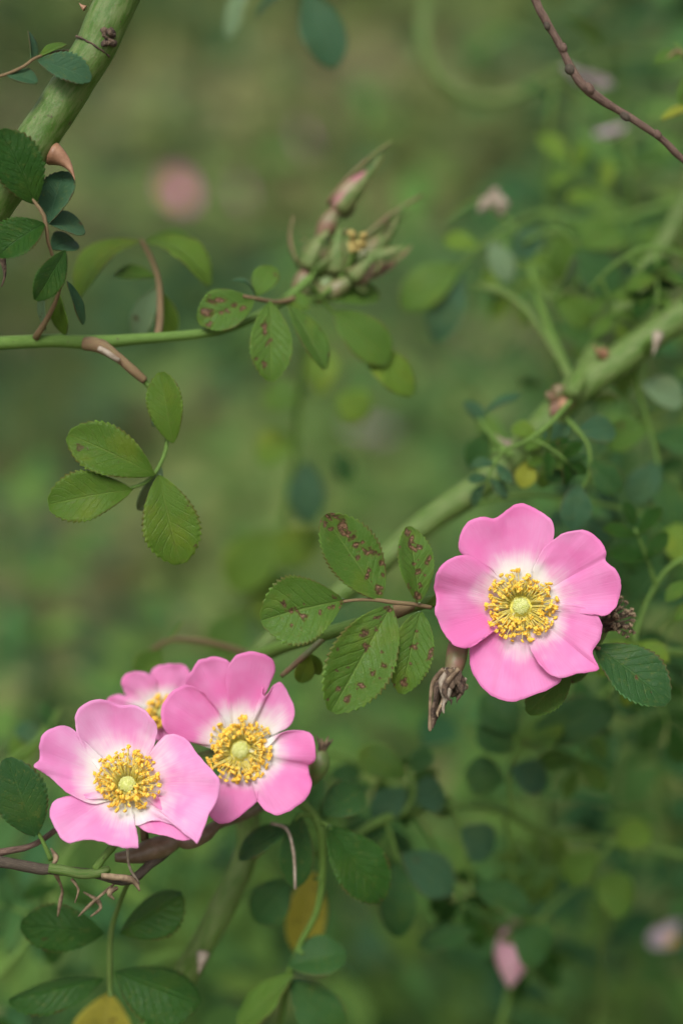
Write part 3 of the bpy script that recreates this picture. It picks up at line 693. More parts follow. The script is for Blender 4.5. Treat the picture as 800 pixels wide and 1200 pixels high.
# woody twig and the leaves under the pink trio
t = thing('woody_twig', 'dark woody twig with green joints below the pink trio', 'twig', P(-60, 1004, .4))
tube('stem', t, [(-400, 985, 2, 8), (-60, 1004, .4, 6.5), (0, 1010, .2, 6), (45, 1018, .2, 6.5), (62, 1019, .2, 5.5), (105, 1023, .3, 5.5), (150, 1032, .4, 5), (180, 1010, .9, 5), (215, 985, 1.8, 5)], 'bark_dark', 60, 10, .22)
tube('green_joint', t, [(58, 1017, .1, 6), (75, 1020, .1, 6.2), (98, 1024, .15, 6), (118, 1022, .2, 6), (128, 1018, .3, 4)], 'cane', 16, 10, .08)
tube('side_twig', t, [(112, 1018, .2, 5), (122, 1004, .2, 4.5), (134, 990, .3, 5), (146, 975, .6, 4)], 'stem', 14, 8, .15)
tube('side_twig', t, [(-20, 1003, .5, 5), (10, 997, .5, 4), (40, 990, .8, 3.5), (75, 965, 1.4, 3)], 'bark', 14, 8, .25)
tube('dry_strand', t, [(148, 982, -.3, 1.6), (150, 1000, -.2, 2), (152, 1016, 0, 1.4), (163, 1036, .2, 1.4)], 'dry_grey', 12, 5, .4)
for pp in ([(65, 1022, .5, 3), (73, 1042, .9, 2), (71, 1056, 1, 3), (68, 1074, 1.2, 1)], [(135, 1035, .5, 2), (120, 1048, .6, 2.4), (104, 1062, .8, 3), (92, 1074, .9, 1)], [(120, 1026, .1, 3), (146, 1029, -.1, 4), (158, 1034, 0, 3), (164, 1044, 0, 1)], [(98, 1045, .9, 2), (112, 1054, .9, 4), (118, 1064, .9, 3), (106, 1074, 1, 1.5)], [(60, 1016, .4, 2), (66, 1006, .5, 3), (60, 994, .7, 1)], [(84, 1030, .3, 2), (92, 1042, .4, 2), (88, 1058, .5, 1)], [(138, 1040, .4, 2), (128, 1046, .3, 3.5), (134, 1054, .4, 1)]):
    tube('dry_strand', t, pp, 'dry', 12, 6, .5)
lf = tube('leaf', t, [(60, 1008, .6, 3), (50, 985, .5, 2.5), (40, 968, .4, 2)], 'stem', 10, 6)
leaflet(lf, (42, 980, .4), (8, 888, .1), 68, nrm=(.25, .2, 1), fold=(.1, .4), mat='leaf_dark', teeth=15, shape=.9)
lf = tube('leaf', t, [(152, 1030, .6, 3), (140, 1060, 2, 3), (130, 1095, 2.6, 3.4), (129, 1150, 3, 3.4), (130, 1168, 3, 3)], 'cane_grey', 20, 8)
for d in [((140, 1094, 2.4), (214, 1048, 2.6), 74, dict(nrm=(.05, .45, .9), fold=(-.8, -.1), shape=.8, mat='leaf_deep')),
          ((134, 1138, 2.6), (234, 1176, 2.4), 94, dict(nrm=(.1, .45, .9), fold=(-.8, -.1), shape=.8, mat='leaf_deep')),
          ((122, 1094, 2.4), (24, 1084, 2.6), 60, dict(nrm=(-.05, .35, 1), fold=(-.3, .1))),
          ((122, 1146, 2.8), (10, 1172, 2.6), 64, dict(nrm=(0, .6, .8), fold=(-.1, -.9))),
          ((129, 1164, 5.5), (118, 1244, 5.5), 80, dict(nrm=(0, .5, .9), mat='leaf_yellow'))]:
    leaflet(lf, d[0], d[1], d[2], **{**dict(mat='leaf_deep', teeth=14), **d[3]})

t = thing('leafy_branch', 'dark leafy rose branch with yellowing leaves hanging below the pink trio', 'rose branch', P(360, 940, 3))
tube('stem', t, [(300, 900, 4.5, 6), (340, 930, 3.4, 5.5), (372, 962, 3, 5), (378, 1010, 3.2, 4.5), (372, 1065, 3.6, 4), (350, 1110, 4, 4), (335, 1160, 4.6, 4), (320, 1260, 6, 4)], 'stem', 40, 8, .1)
for st, ls in [
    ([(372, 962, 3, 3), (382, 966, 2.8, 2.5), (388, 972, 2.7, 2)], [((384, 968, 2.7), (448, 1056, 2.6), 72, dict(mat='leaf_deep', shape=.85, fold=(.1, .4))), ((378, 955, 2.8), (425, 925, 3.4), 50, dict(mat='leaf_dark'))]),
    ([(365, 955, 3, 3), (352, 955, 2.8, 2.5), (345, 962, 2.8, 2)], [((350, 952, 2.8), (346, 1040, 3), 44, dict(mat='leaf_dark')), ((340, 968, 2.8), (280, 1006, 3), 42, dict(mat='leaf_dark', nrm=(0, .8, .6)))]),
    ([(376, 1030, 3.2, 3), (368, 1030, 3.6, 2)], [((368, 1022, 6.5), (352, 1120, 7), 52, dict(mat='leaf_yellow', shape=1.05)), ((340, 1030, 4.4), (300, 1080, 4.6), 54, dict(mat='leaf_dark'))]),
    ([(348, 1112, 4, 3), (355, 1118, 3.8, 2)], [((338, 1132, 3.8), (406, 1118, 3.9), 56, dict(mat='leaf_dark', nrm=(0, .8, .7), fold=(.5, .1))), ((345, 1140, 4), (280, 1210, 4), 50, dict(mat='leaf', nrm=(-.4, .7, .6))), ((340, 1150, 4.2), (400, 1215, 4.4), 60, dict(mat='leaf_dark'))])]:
    lf = tube('leaf', t, st, 'stem', 8, 6)
    for d in ls: leaflet(lf, d[0], d[1], d[2], **{**dict(fold=.2, nrm=(0, .45, 1)), **d[3]})
tube('dry_strand', t, [(318, 965, 2.4, 2), (336, 972, 2.0, 2.5), (344, 1000, 1.9, 2.5), (346, 1042, 1.9, 1.4)], 'dry_grey', 14, 6, .4)

t = thing('leafy_branch', 'blurred dark-leaved rose branch below the single open flower, pink bud underneath', 'rose branch', P(440, 1000, 6))
tube('stem', t, [(372, 1000, 4, 4), (400, 990, 5, 5), (450, 960, 6, 5), (520, 945, 8, 4.5), (585, 950, 9, 5), (640, 975, 10, 5), (720, 985, 11, 4.5), (810, 1005, 12, 4)], 'stem', 40, 8, .15)
for st, ls in [
    ([(450, 960, 6, 3), (460, 985, 6, 2.5), (466, 1010, 6, 2)], [((466, 1008, 6), (466, 1098, 6), 48, dict()), ((455, 970, 6), (400, 985, 6), 44, dict()), ((470, 1000, 6.2), (530, 1045, 6.6), 56, dict(mat='leaf_teal'))]),
    ([(470, 955, 6.2, 3), (485, 930, 6.4, 2.5), (480, 900, 6.6, 2)], [((478, 925, 6.4), (436, 958, 6.4), 40, dict(mat='leaf_teal')), ((482, 935, 6.4), (520, 930, 6.8), 50, dict(mat='leaf_teal')), ((480, 905, 6.6), (505, 880, 6.8), 30, dict()), ((476, 910, 6.4), (420, 880, 6.8), 46, dict(mat='leaf'))]),
    ([(530, 945, 7, 3), (545, 990, 7.4, 2.5), (555, 1050, 7.8, 2)], [((540, 970, 7.2), (575, 1000, 7.6), 52, dict(mat='leaf_teal')), ((552, 1040, 7.6), (620, 1068, 7.8), 54, dict(nrm=(0, .8, .6))), ((556, 1092, 7.8), (490, 1108, 7.8), 40, dict(nrm=(0, .8, .6))), ((600, 1090, 8), (640, 1120, 8.4), 60, dict())]),
    ([(600, 955, 7.6, 3), (595, 905, 7.4, 2.5), (610, 870, 7, 2)], [((600, 880, 7), (560, 850, 7.2), 50, dict()), ((606, 872, 7), (660, 855, 6.6), 60, dict(mat='leaf', nrm=(0, .8, .6))), ((596, 900, 7.2), (640, 920, 7.6), 46, dict(mat='leaf_teal')), ((590, 915, 7.4), (545, 905, 7.6), 50, dict()), ((605, 860, 7), (565, 815, 7.4), 54, dict()), ((620, 865, 7), (720, 830, 6.6), 60, dict())]),
    ([(720, 985, 9, 3), (700, 1010, 9.2, 2.5), (690, 1040, 9.4, 2)], [((700, 1000, 9), (660, 1030, 9.4), 44, dict(mat='leaf')), ((720, 990, 9), (760, 970, 9.4), 40, dict(mat='leaf_bright')), ((695, 1035, 9.4), (740, 1060, 9.8), 56, dict(mat='leaf'))])]:
    lf = tube('leaf', t, st, 'stem', 10, 6)
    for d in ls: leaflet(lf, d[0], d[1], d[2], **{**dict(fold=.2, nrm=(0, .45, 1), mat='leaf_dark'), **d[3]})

t = thing('leafy_branch', 'blurred rose branch with bare pods and brownish leaf tips beyond the buds', 'rose branch', P(600, 300, 9))
tube('stem', t, [(672, 452, 6, 5), (640, 380, 8, 5), (625, 330, 9.5, 4), (610, 280, 11, 3.6), (585, 250, 12, 3.2), (560, 235, 12.5, 2.4), (520, 260, 13, 2)], 'stem', 30, 8, .2)
for st, ls in [
    ([(612, 285, 10, 3), (650, 270, 10, 2.5), (680, 290, 10, 2)], [((640, 272, 10), (600, 300, 10.4), 40, dict(mat='leaf_teal')), ((655, 272, 10), (660, 330, 10.4), 44, dict()), ((675, 290, 10), (720, 350, 10), 60, dict(mat='leaf_dark')), ((680, 290, 10), (725, 270, 10.6), 56, dict())]),
    ([(600, 265, 10.3, 3), (560, 290, 10.4, 2.5), (535, 320, 10.6, 2)], [((560, 290, 10.4), (520, 280, 10.8), 30, dict(mat='leaf_bright')), ((575, 282, 10.4), (595, 330, 10.4), 34, dict(mat='under')), ((540, 315, 10.6), (510, 400, 10.6), 46, dict(mat='leaf_teal')), ((540, 312, 10.6), (470, 360, 10.8), 56, dict())]),
    ([(625, 330, 9, 3), (650, 350, 8.6, 2.5), (665, 320, 8.4, 2)], [((655, 345, 8.6), (672, 300, 8.2), 28, dict(mat='under', nrm=(.8, 0, .5))), ((650, 350, 8.6), (690, 380, 8.8), 44, dict())])]:
    lf = tube('leaf', t, st, 'stem', 10, 6)
    for d in ls: leaflet(lf, d[0], d[1], d[2], **{**dict(fold=.2, nrm=(0, .45, 1), mat='leaf'), **d[3]})
v, f, u = merge([lump_geo(P(580 + rnd(-14, 14), 238 + rnd(-9, 9), 10.6), V(rnd(-1, 1), rnd(-1, 1), .3), 30 * PXM, rnd(5, 9) * PXM, 8, 6, .5, i) for i in range(6)])
part('withered_bloom', t, v, f, ['dry_grey'], u)

t = thing('leafy_branch', 'blurred rose sprig hanging in from above, with dark drooping leaf', 'rose branch', P(300, -60, 9))
tube('stem', t, [(180, -160, 10, 5), (260, -60, 9.5, 4.5), (330, -25, 9, 4), (365, -15, 9, 3), (390, -30, 9, 2)], 'stem', 24, 8)
lf = tube('leaf', t, [(340, -22, 9, 3), (355, -15, 9, 2), (362, -5, 9, 2)], 'stem', 8, 6)
leaflet(lf, (358, -8, 9), (392, 80, 9), 60, mat='leaf_teal', nrm=(.1, .2, 1))
leaflet(lf, (350, -14, 9), (300, 20, 9.4), 44, mat='leaf_teal', nrm=(.1, .8, .5))
leaflet(lf, (300, -35, 9.4), (268, 46, 9.8), 34, mat='under', nrm=(-.6, .2, .8))
leaflet(lf, (380, -25, 9), (460, -20, 9.6), 56, mat='leaf_dark')

t = thing('leafy_branch', 'blurred sprig with a few yellow-green leaves below the leaning bud cluster', 'rose branch', P(330, 500, 14))
tube('stem', t, [(360, 390, 12, 4), (350, 470, 14, 4.5), (345, 540, 15, 5), (330, 620, 16, 5), (290, 720, 17, 5), (240, 860, 20, 5), (200, 1100, 26, 6), (160, 1700, 36, 6)], 'stem', 40, 8)
for st, ls in [
    ([(350, 470, 14, 3), (390, 460, 14, 2), (410, 480, 14, 2)], [((395, 462, 14), (430, 490, 14), 50, dict()), ((352, 470, 14), (310, 460, 14.4), 50, dict(mat='leaf')), ((375, 462, 14), (380, 410, 14.4), 44, dict())]),
    ([(346, 530, 15, 3), (360, 545, 14.6, 2)], [((358, 540, 14.6), (360, 612, 14.4), 48, dict(mat='leaf_teal')), ((400, 530, 14), (405, 565, 14), 26, dict(mat='leaf_dark')), ((346, 520, 15), (300, 530, 15.4), 52, dict())]),
    ([(335, 610, 16, 3), (325, 630, 16, 2)], [((330, 620, 16), (360, 660, 16), 70, dict()), ((325, 625, 16), (270, 690, 16.4), 70, dict()), ((310, 670, 16.6), (340, 740, 16.6), 70, dict()), ((290, 715, 17), (250, 770, 17), 60, dict(mat='leaf'))])]:
    lf = tube('leaf', t, st, 'stem', 10, 6)
    for d in ls: leaflet(lf, d[0], d[1], d[2], **{**dict(fold=.2, nrm=(0, .45, 1), mat='leaf_bright'), **d[3]})

t = thing('leafy_branch', 'blurred sprig with small teal leaves beside the pink trio', 'rose branch', P(60, 880, 8))
tube('stem', t, [(-200, 960, 9, 5), (-40, 915, 8, 4), (30, 880, 8, 3.5), (60, 850, 8, 3), (70, 830, 8, 2)], 'stem', 20, 8)
lf = tube('leaf', t, [(30, 880, 8, 3), (45, 865, 8, 2), (52, 850, 8, 2)], 'stem', 8, 6)
leaflet(lf, (66, 862, 8), (48, 822, 8), 16, mat='leaf_dark', nrm=(.6, .1, 1))
leaflet(lf, (50, 870, 8), (20, 850, 8.4), 26, mat='leaf_teal'); leaflet(lf, (48, 872, 8), (10, 885, 8.4), 36, mat='leaf')
t = thing('leafy_branch', 'thin reddish forked twig behind the half-hidden flower of the trio', 'rose branch', P(220, 750, 6))
tube('stem', t, [(300, 770, 6.5, 4), (255, 755, 6, 4), (225, 750, 6, 3.6), (198, 750, 6, 3.2), (175, 765, 6.4, 3)], 'stem_red', 20, 8, .2)
lf = tube('leaf', t, [(198, 750, 6, 3), (206, 738, 6, 2.4), (214, 728, 6, 1.5)], 'stem', 8, 6)
leaflet(lf, (190, 762, 6.2), (162, 795, 6.4), 40, mat='leaf')

t = thing('leafy_branch', 'rose sprig with yellowish narrow pod reaching in beside the bare twig', 'rose branch', P(830, 60, 5))
tube('stem', t, [(1000, 120, 8, 5), (860, 100, 5.5, 4), (815, 80, 5, 3), (795, 60, 5, 2.5), (780, 70, 5, 2)], 'stem_red', 20, 8, .2)
lf = tube('leaf', t, [(815, 80, 5, 3), (800, 60, 5, 2), (790, 50, 5, 2)], 'stem', 8, 6)
leaflet(lf, (805, 62, 5), (766, 74, 5), 30, mat='leaf', nrm=(0, .8, .6)); leaflet(lf, (830, 120, 5), (775, 140, 4.8), 22, mat='leaf_lime', nrm=(-.2, .8, .6)); leaflet(lf, (815, 80, 5), (806, 130, 5), 40, mat='leaf')

def sprig(label, pp, k, mats, size=46, mat='stem'):
    """A leafy shoot: stem and k compound leaves of five blades each."""
    t = thing('leafy_branch', label, 'rose branch', P(*pp[0][:3])); tube('stem', t, pp, mat, 30, 8, .1)
    c = crom(pp, 60)
    for i in range(k):
        x, y, z, _ = c[int(8 + 50 * (i + .5) / k)]; an = rnd(0, 2 * math.pi) if i % 2 else rnd(-.6, .6) + math.pi / 2; L = size * rnd(1.4, 2.)
        ex, ey, ez = x + math.cos(an) * L, y + math.sin(an) * L, z + rnd(-.6, .6)
        lf = tube('leaf', t, [(x, y, z, 2.5), ((x + ex) / 2, (y + ey) / 2 - 4, (z + ez) / 2, 2), (ex, ey, ez, 1.6)], 'stem', 8, 6)
        m_ = mats[i % len(mats)]
        for f, sd in ((.45, 1), (.45, -1), (.85, 1), (.85, -1), (1., 0)):
            bx, by = x + (ex - x) * f, y + (ey - y) * f; a2 = an + sd * rnd(.9, 1.3); l2 = size * rnd(.8, 1.15)
            leaflet(lf, (bx, by, ez), (bx + math.cos(a2) * l2, by + math.sin(a2) * l2, ez + rnd(-.5, .5)), l2 * rnd(.50, .66), tip_round=.78, nrm=(rnd(-.4, .4), rnd(.1, .9), .9), fold=rnd(.1, .5), mat=m_, teeth=12)
sprig('blurred leafy rose shoot crossing under the thorny cane', [(900, 450, 10, 4), (800, 470, 9.5, 4), (740, 500, 9.5, 3.5), (690, 560, 10, 3), (670, 620, 10, 2)], 4, ['leaf_dark', 'leaf', 'leaf_teal'])
sprig('blurred leafy rose shoot between the bare twig and the greyish cane', [(900, 200, 15, 4), (780, 240, 14, 4), (700, 260, 14, 3.5), (630, 250, 14, 3), (560, 290, 15, 2)], 5, ['leaf', 'leaf_bright', 'leaf_teal'])
sprig('blurred leafy rose shoot under the dried stamen tuft with drooping dark leaves', [(900, 660, 9, 4), (790, 720, 9, 4), (740, 780, 9, 3.5), (680, 840, 9, 3), (640, 880, 9, 2)], 4, ['leaf_dark', 'leaf_deep', 'leaf'])
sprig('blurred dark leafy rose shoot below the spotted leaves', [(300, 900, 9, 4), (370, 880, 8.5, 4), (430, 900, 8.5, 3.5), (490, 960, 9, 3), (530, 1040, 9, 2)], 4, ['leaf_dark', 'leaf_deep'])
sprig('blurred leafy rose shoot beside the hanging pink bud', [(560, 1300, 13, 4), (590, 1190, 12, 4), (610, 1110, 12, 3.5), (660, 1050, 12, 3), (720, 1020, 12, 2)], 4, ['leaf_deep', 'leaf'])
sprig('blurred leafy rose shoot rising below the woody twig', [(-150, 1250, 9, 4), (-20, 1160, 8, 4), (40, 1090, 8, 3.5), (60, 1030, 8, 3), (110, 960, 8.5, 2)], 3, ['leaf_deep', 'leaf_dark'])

sprig('small-leaved rose shoot lying over the thorny cane', [(668, 470, 4.4, 3), (640, 500, 3.8, 3), (610, 520, 3.8, 2.5), (575, 530, 4.2, 2)], 3, ['leaf', 'leaf_deep', 'leaf_teal'], 30)
sprig('small-leaved rose shoot with slender leaves above the thorny cane', [(800, 300, 7, 3), (760, 290, 6.5, 3), (720, 310, 6.5, 2.5), (690, 340, 7, 2)], 3, ['leaf', 'leaf_deep'], 36)
sprig('semi-sharp leafy rose shoot behind the dark leaf of the open flower', [(850, 640, 5, 3), (790, 660, 4.6, 3), (760, 700, 4.8, 2.5), (740, 750, 5, 2)], 3, ['leaf', 'leaf_deep', 'leaf_bright'], 40)

# ================================================================== FLOWERS
A = cropmap(490, 570, .3875); cx, cy = 609.5, 710.5; nA = (-.05, .10, 1)
fl = thing('rose_flower', 'single fully open pink rose flower facing forward beside the spotted leaves', 'flower', P(cx, cy, .4), 'open pink rose flowers')
petal(fl, cx, cy, .35, nA, A([(270, 320), (215, 270), (150, 222), (122, 188), (128, 140), (150, 105), (190, 91), (226, 96), (252, 83), (285, 58), (318, 53), (362, 72), (395, 98), (410, 135), (398, 175), (368, 235), (338, 305)]), 0, .0012, .02, crease=[(.42, .05, -3), (.58, .12, 3)])
petal(fl, cx, cy, .3, nA, A([(338, 310), (345, 250), (372, 192), (410, 155), (455, 134), (502, 135), (537, 160), (556, 197), (557, 226), (585, 250), (600, 290), (595, 337), (575, 372), (545, 388), (480, 380), (390, 372)]), 3, .0015, .03, crease=[(.5, .03, -2.5), (.3, .1, 2)])
petal(fl, cx, cy, .3, nA, A([(225, 255), (170, 215), (120, 207), (75, 228), (50, 262), (45, 300), (52, 332), (48, 372), (60, 412), (85, 455), (118, 481), (150, 482), (190, 462), (230, 432), (270, 400)]), 5, .0022, .06, crease=[(.25, .12, 5), (.6, .1, -2)])
petal(fl, cx, cy, .35, nA, A([(250, 420), (185, 460), (155, 487), (153, 530), (170, 576), (200, 615), (235, 637), (280, 641), (340, 625), (400, 602), (428, 575), (405, 535), (360, 470), (325, 410)]), 0, .0012, .01, crease=[(.5, .06, 3)])
petal(fl, cx, cy, .3, nA, A([(370, 362), (415, 354), (470, 357), (520, 375), (546, 410), (543, 452), (517, 497), (532, 535), (528, 548), (470, 560), (420, 573), (383, 558), (350, 520), (333, 480), (325, 420)]), 4, .0012, .02, crease=[(.55, .08, -3)])
stamens(fl, cx, cy, .3, nA, 200, 12, (22, 43), (5, 19))
calyx(fl, cx, cy, .5, (-.05, .1, 1), [(612, 714, 2.4, 5), (600, 712, 2.6, 4.5), (585, 712, 2.6, 5)])

B = cropmap(30, 750, .4625); cx, cy = 150, 921; nB = (.02, .42, .9)
fl = thing('rose_flower', 'cupped pale pink rose flower opening upward, palest of the trio', 'flower', P(cx, cy, 0), 'open pink rose flowers')
petal(fl, cx, cy, .2, nB, B([(225, 360), (190, 322), (160, 290), (135, 240), (127, 200), (140, 168), (175, 152), (205, 152), (232, 165), (280, 165), (315, 190), (333, 225), (330, 258), (315, 295), (295, 350)]), 0, .0042, .02, mat='petal_pale', crease=[(.5, .10, -6), (.68, .12, 4)])
petal(fl, cx, cy, .1, nB, B([(225, 400), (180, 408), (130, 388), (85, 352), (55, 326), (33, 308), (45, 295), (42, 260), (55, 230), (90, 215), (120, 225), (142, 258), (165, 300), (205, 350)]), 4, .0036, .02, mat='petal_pale', crease=[(.45, .1, -4)])
petal(fl, cx, cy, 0, nB, B([(225, 392), (190, 400), (140, 395), (100, 392), (78, 404), (75, 430), (95, 470), (125, 496), (165, 489), (210, 496), (255, 508), (290, 513), (296, 500), (285, 460), (268, 415)]), 2, .0020, .0, mat='petal_pale', crease=[(.5, .1, -3)])
petal(fl, cx, cy, -.1, nB, B([(280, 400), (280, 455), (285, 463), (310, 474), (350, 482), (395, 489), (432, 490), (442, 484), (430, 440), (395, 410), (320, 390)]), -9, .0030, .0, mat='petal', crease=[(.5, .2, -3)])
petal(fl, cx, cy, .1, nB, B([(290, 352), (312, 302), (340, 255), (370, 237), (410, 250), (442, 287), (482, 322), (498, 350), (490, 392), (470, 432), (448, 486), (437, 484), (405, 464), (370, 453), (325, 450), (285, 458), (265, 420)]), 5, .0033, .0, mat='petal_pale', crease=[(.3, .1, 3), (.72, .1, -3)])
stamens(fl, cx, cy + 1, .05, (.02, .50, .86), 170, 11, (19, 40), (8, 27), up=2)
calyx(fl, cx, cy, .4, (-.25, .62, .5), [(170, 985, 1.4, 5), (185, 992, 1.4, 4.5), (212, 982, 1.6, 4)], 54, 'hip')

C = cropmap(30, 750, .4625); cx, cy = 282, 879; nC = (.05, .15, 1)
fl = thing('rose_flower', 'deep pink rose flower with a torn petal, touching the cupped pale one', 'flower', P(cx, cy, 1.2), 'open pink rose flowers')
petal(fl, cx, cy, 1.3, nC, C([(500, 275), (455, 268), (420, 255), (365, 232), (351, 190), (357, 150), (385, 118), (420, 112), (455, 130), (495, 190), (520, 245)]), 4, .0022, .03, crease=[(.4, .12, 5)])
petal(fl, cx, cy, 1.4, nC, C([(500, 245), (450, 192), (420, 145), (408, 110), (420, 75), (445, 48), (480, 40), (512, 50), (530, 80), (535, 150), (538, 230)]), 0, .0022, .03, crease=[(.6, .12, -3)])
petal(fl, cx, cy, 1.3, nC, C([(525, 240), (515, 180), (509, 110), (515, 60), (545, 32), (585, 26), (618, 38), (633, 66), (624, 92), (604, 118), (607, 140), (629, 112), (648, 106), (675, 150), (683, 190), (665, 220), (625, 238), (580, 262)]), 3, .0024, .02, crease=[(.58, .05, 7), (.85, .1, 4)])
petal(fl, cx, cy, 1.2, nC, C([(580, 285), (625, 258), (650, 231), (690, 224), (725, 235), (736, 265), (735, 298), (716, 315), (721, 340), (726, 365), (710, 397), (680, 421), (645, 434), (613, 425), (590, 400), (590, 370), (570, 320)]), 3, .0018, .02, crease=[(.35, .08, 7), (.5, .08, -5)])
petal(fl, cx, cy, 1.2, nC, C([(510, 310), (478, 360), (465, 400), (470, 437), (500, 459), (540, 442), (580, 412), (606, 380), (602, 350), (580, 310)]), 0, .0012, .0)
stamens(fl, cx, cy, 1.25, (.0, .12, 1), 190, 12, (20, 40), (5, 19))
calyx(fl, cx, cy, 1.5, (.2, .45, .6), [(262, 960, 2.6, 5), (240, 975, 2.4, 5), (212, 984, 1.9, 4)], 60, 'hip')

D_ = cropmap(30, 750, .4625); cx, cy = 190, 836; nD = (.15, .1, 1)
fl = thing('rose_flower', 'half-hidden pink rose flower tucked behind the other two of the trio', 'flower', P(cx, cy, 2.8), 'open pink rose flowers')
petal(fl, cx, cy, 3.0, nD, D_([(330, 178), (300, 165), (262, 142), (247, 105), (262, 82), (300, 80), (325, 98), (335, 130), (345, 165)]), 2, .0022)
petal(fl, cx, cy, 3.0, nD, D_([(338, 165), (320, 125), (314, 88), (340, 65), (385, 60), (413, 76), (416, 110), (400, 140), (365, 172)]), 0, .0022)
petal(fl, cx, cy, 2.9, nD, D_([(338, 192), (295, 205), (230, 178), (208, 152), (232, 138), (268, 146), (325, 178)]), 0, .002)
petal(fl, cx, cy, 2.9, nD, D_([(338, 195), (322, 232), (345, 258), (375, 238), (362, 198)]), 0, .001, mat='petal_pale')
petal(fl, cx, cy, 2.9, nD, D_([(356, 180), (405, 150), (445, 170), (432, 210), (362, 195)]), 0, .001)
stamens(fl, cx - 3, cy - 2, 2.9, (.5, .1, .85), 70, 8, (12, 21), (5, 16), 7)
calyx(fl, cx, cy, 3.1, (.1, .3, 1), [(215, 850, 4.4, 5), (240, 860, 4.8, 4), (300, 900, 4.6, 4)], 44, 'hip_green')
# common stalk under the trio
t = thing('flower_branchlet', 'dark reddish branchlet under the pink trio carrying their swollen hips', 'rose branch', P(200, 985, 1.6))
tube('stem', t, [(135, 1005, .8, 5), (155, 1003, .9, 9), (175, 997, 1., 13.5), (195, 990, 1.1, 12), (208, 984, 1.2, 8.5), (222, 985, 1.3, 10.5), (240, 978, 1.5, 9), (256, 966, 2., 6), (290, 955, 3.2, 5), (320, 935, 5, 5), (335, 905, 6.4, 5)], 'hip', 50, 14, .05)
# spent hip beside the open flower
t = thing('spent_hip', 'withered brown rose hip with dried drooping sepals under the open flower', 'rose hip', P(535, 755, .5))
v, f, u = tube_geo(*path([(560, 728, 2.2, 5), (545, 742, 1.4, 8), (537, 756, .8, 12), (534, 772, .5, 12.5), (531, 784, .4, 11), (529, 792, .3, 8)], 22), 14, .05); part('hip', t, v, f, ['bud_red'], u)
tp = [((504, 857), -.1), ((510, 846), .3), ((516, 834), -.2), ((541, 815), .1), ((547, 808), .5), ((507, 851), .2), ((520, 836), -.3), ((535, 824), .0), ((513, 840), -.3), ((528, 826), -.4), ((544, 800), .2), ((506, 854), -.2)]
for i, (q, zz) in enumerate(tp):
    b = (519 + (i * 7) % 19, 784, -.2 + .1 * (i % 4)); mid = ((b[0] + q[0]) / 2 + rnd(-7, 7), 806 + rnd(-7, 7))
    tube('dried_sepal', t, [(*b, 2.5), (mid[0], mid[1], zz, rnd(2.2, 4.2)), ((mid[0] + q[0]) / 2 + rnd(-4, 4), (mid[1] + q[1]) / 2, zz + rnd(-.1, .1), rnd(1.4, 3)), (q[0] + rnd(-2, 2), q[1] - 5, zz, 1.8), (*q, zz, .6)], ['dry', 'dry_dark', 'dry_grey', 'dry_dark'][i % 4], 22, 8, .7)
tube('dried_sepal', t, [(518, 786, .1, 3), (512, 800, .2, 4), (509, 822, .3, 2), (507, 828, .3, .8)], 'sepal', 14, 6, .3)
v, f, u = merge([lump_geo(P(529 + rnd(-9, 9), 798 + rnd(-8, 10), -.1 + rnd(-.15, .3)), V(rnd(-.4, .4), -1, rnd(-.3, .3)), rnd(16, 28) * PXM, rnd(4, 7) * PXM, 8, 7, .6, i) for i in range(12)])
part('dried_calyx', t, v, f, ['dry_dark'], u)
t = thing('spent_hip', 'small brownish green rose hip peeking out beside the torn-petal flower', 'rose hip', P(374, 900, 2.2))
v, f, u = tube_geo(*path([(378, 876, 2.2, 3), (376, 884, 2.2, 9), (374, 896, 2.2, 12), (370, 908, 2.3, 9), (362, 918, 2.6, 5), (345, 930, 3.3, 4)], 22), 12, .06); part('hip', t, v, f, ['hip_green'], u)
for i in range(5):
    tube('dried_sepal', t, [(374 + i * 1.5, 879, 2.1, 2), (374 + i * 3, 871 - i % 2 * 3, 2.0, 2.2), (370 + i * 5, 862 + i % 3 * 4, 2.1, .7)], 'dry' if i % 2 else 'dry_dark', 10, 6, .5)
# faded stamen tuft beside the open flower
t = thing('faded_flower', 'petalless faded flower with dried stamens peeking past the open flower', 'faded flower', P(708, 730, 1.4))
stamens(t, 706, 732, 1.3, (.75, .35, .45), 55, 8, (12, 26), (14, 34), 7, ant=2.6, dark=True)
v, f, u = tube_geo(*path([(706, 734, 1.5, 8), (698, 748, 1.9, 9), (690, 760, 2.4, 6), (682, 762, 3.6, 4), (676, 752, 4.6, 4)], 16), 10); part('hip', t, v, f, ['hip_green'], u)

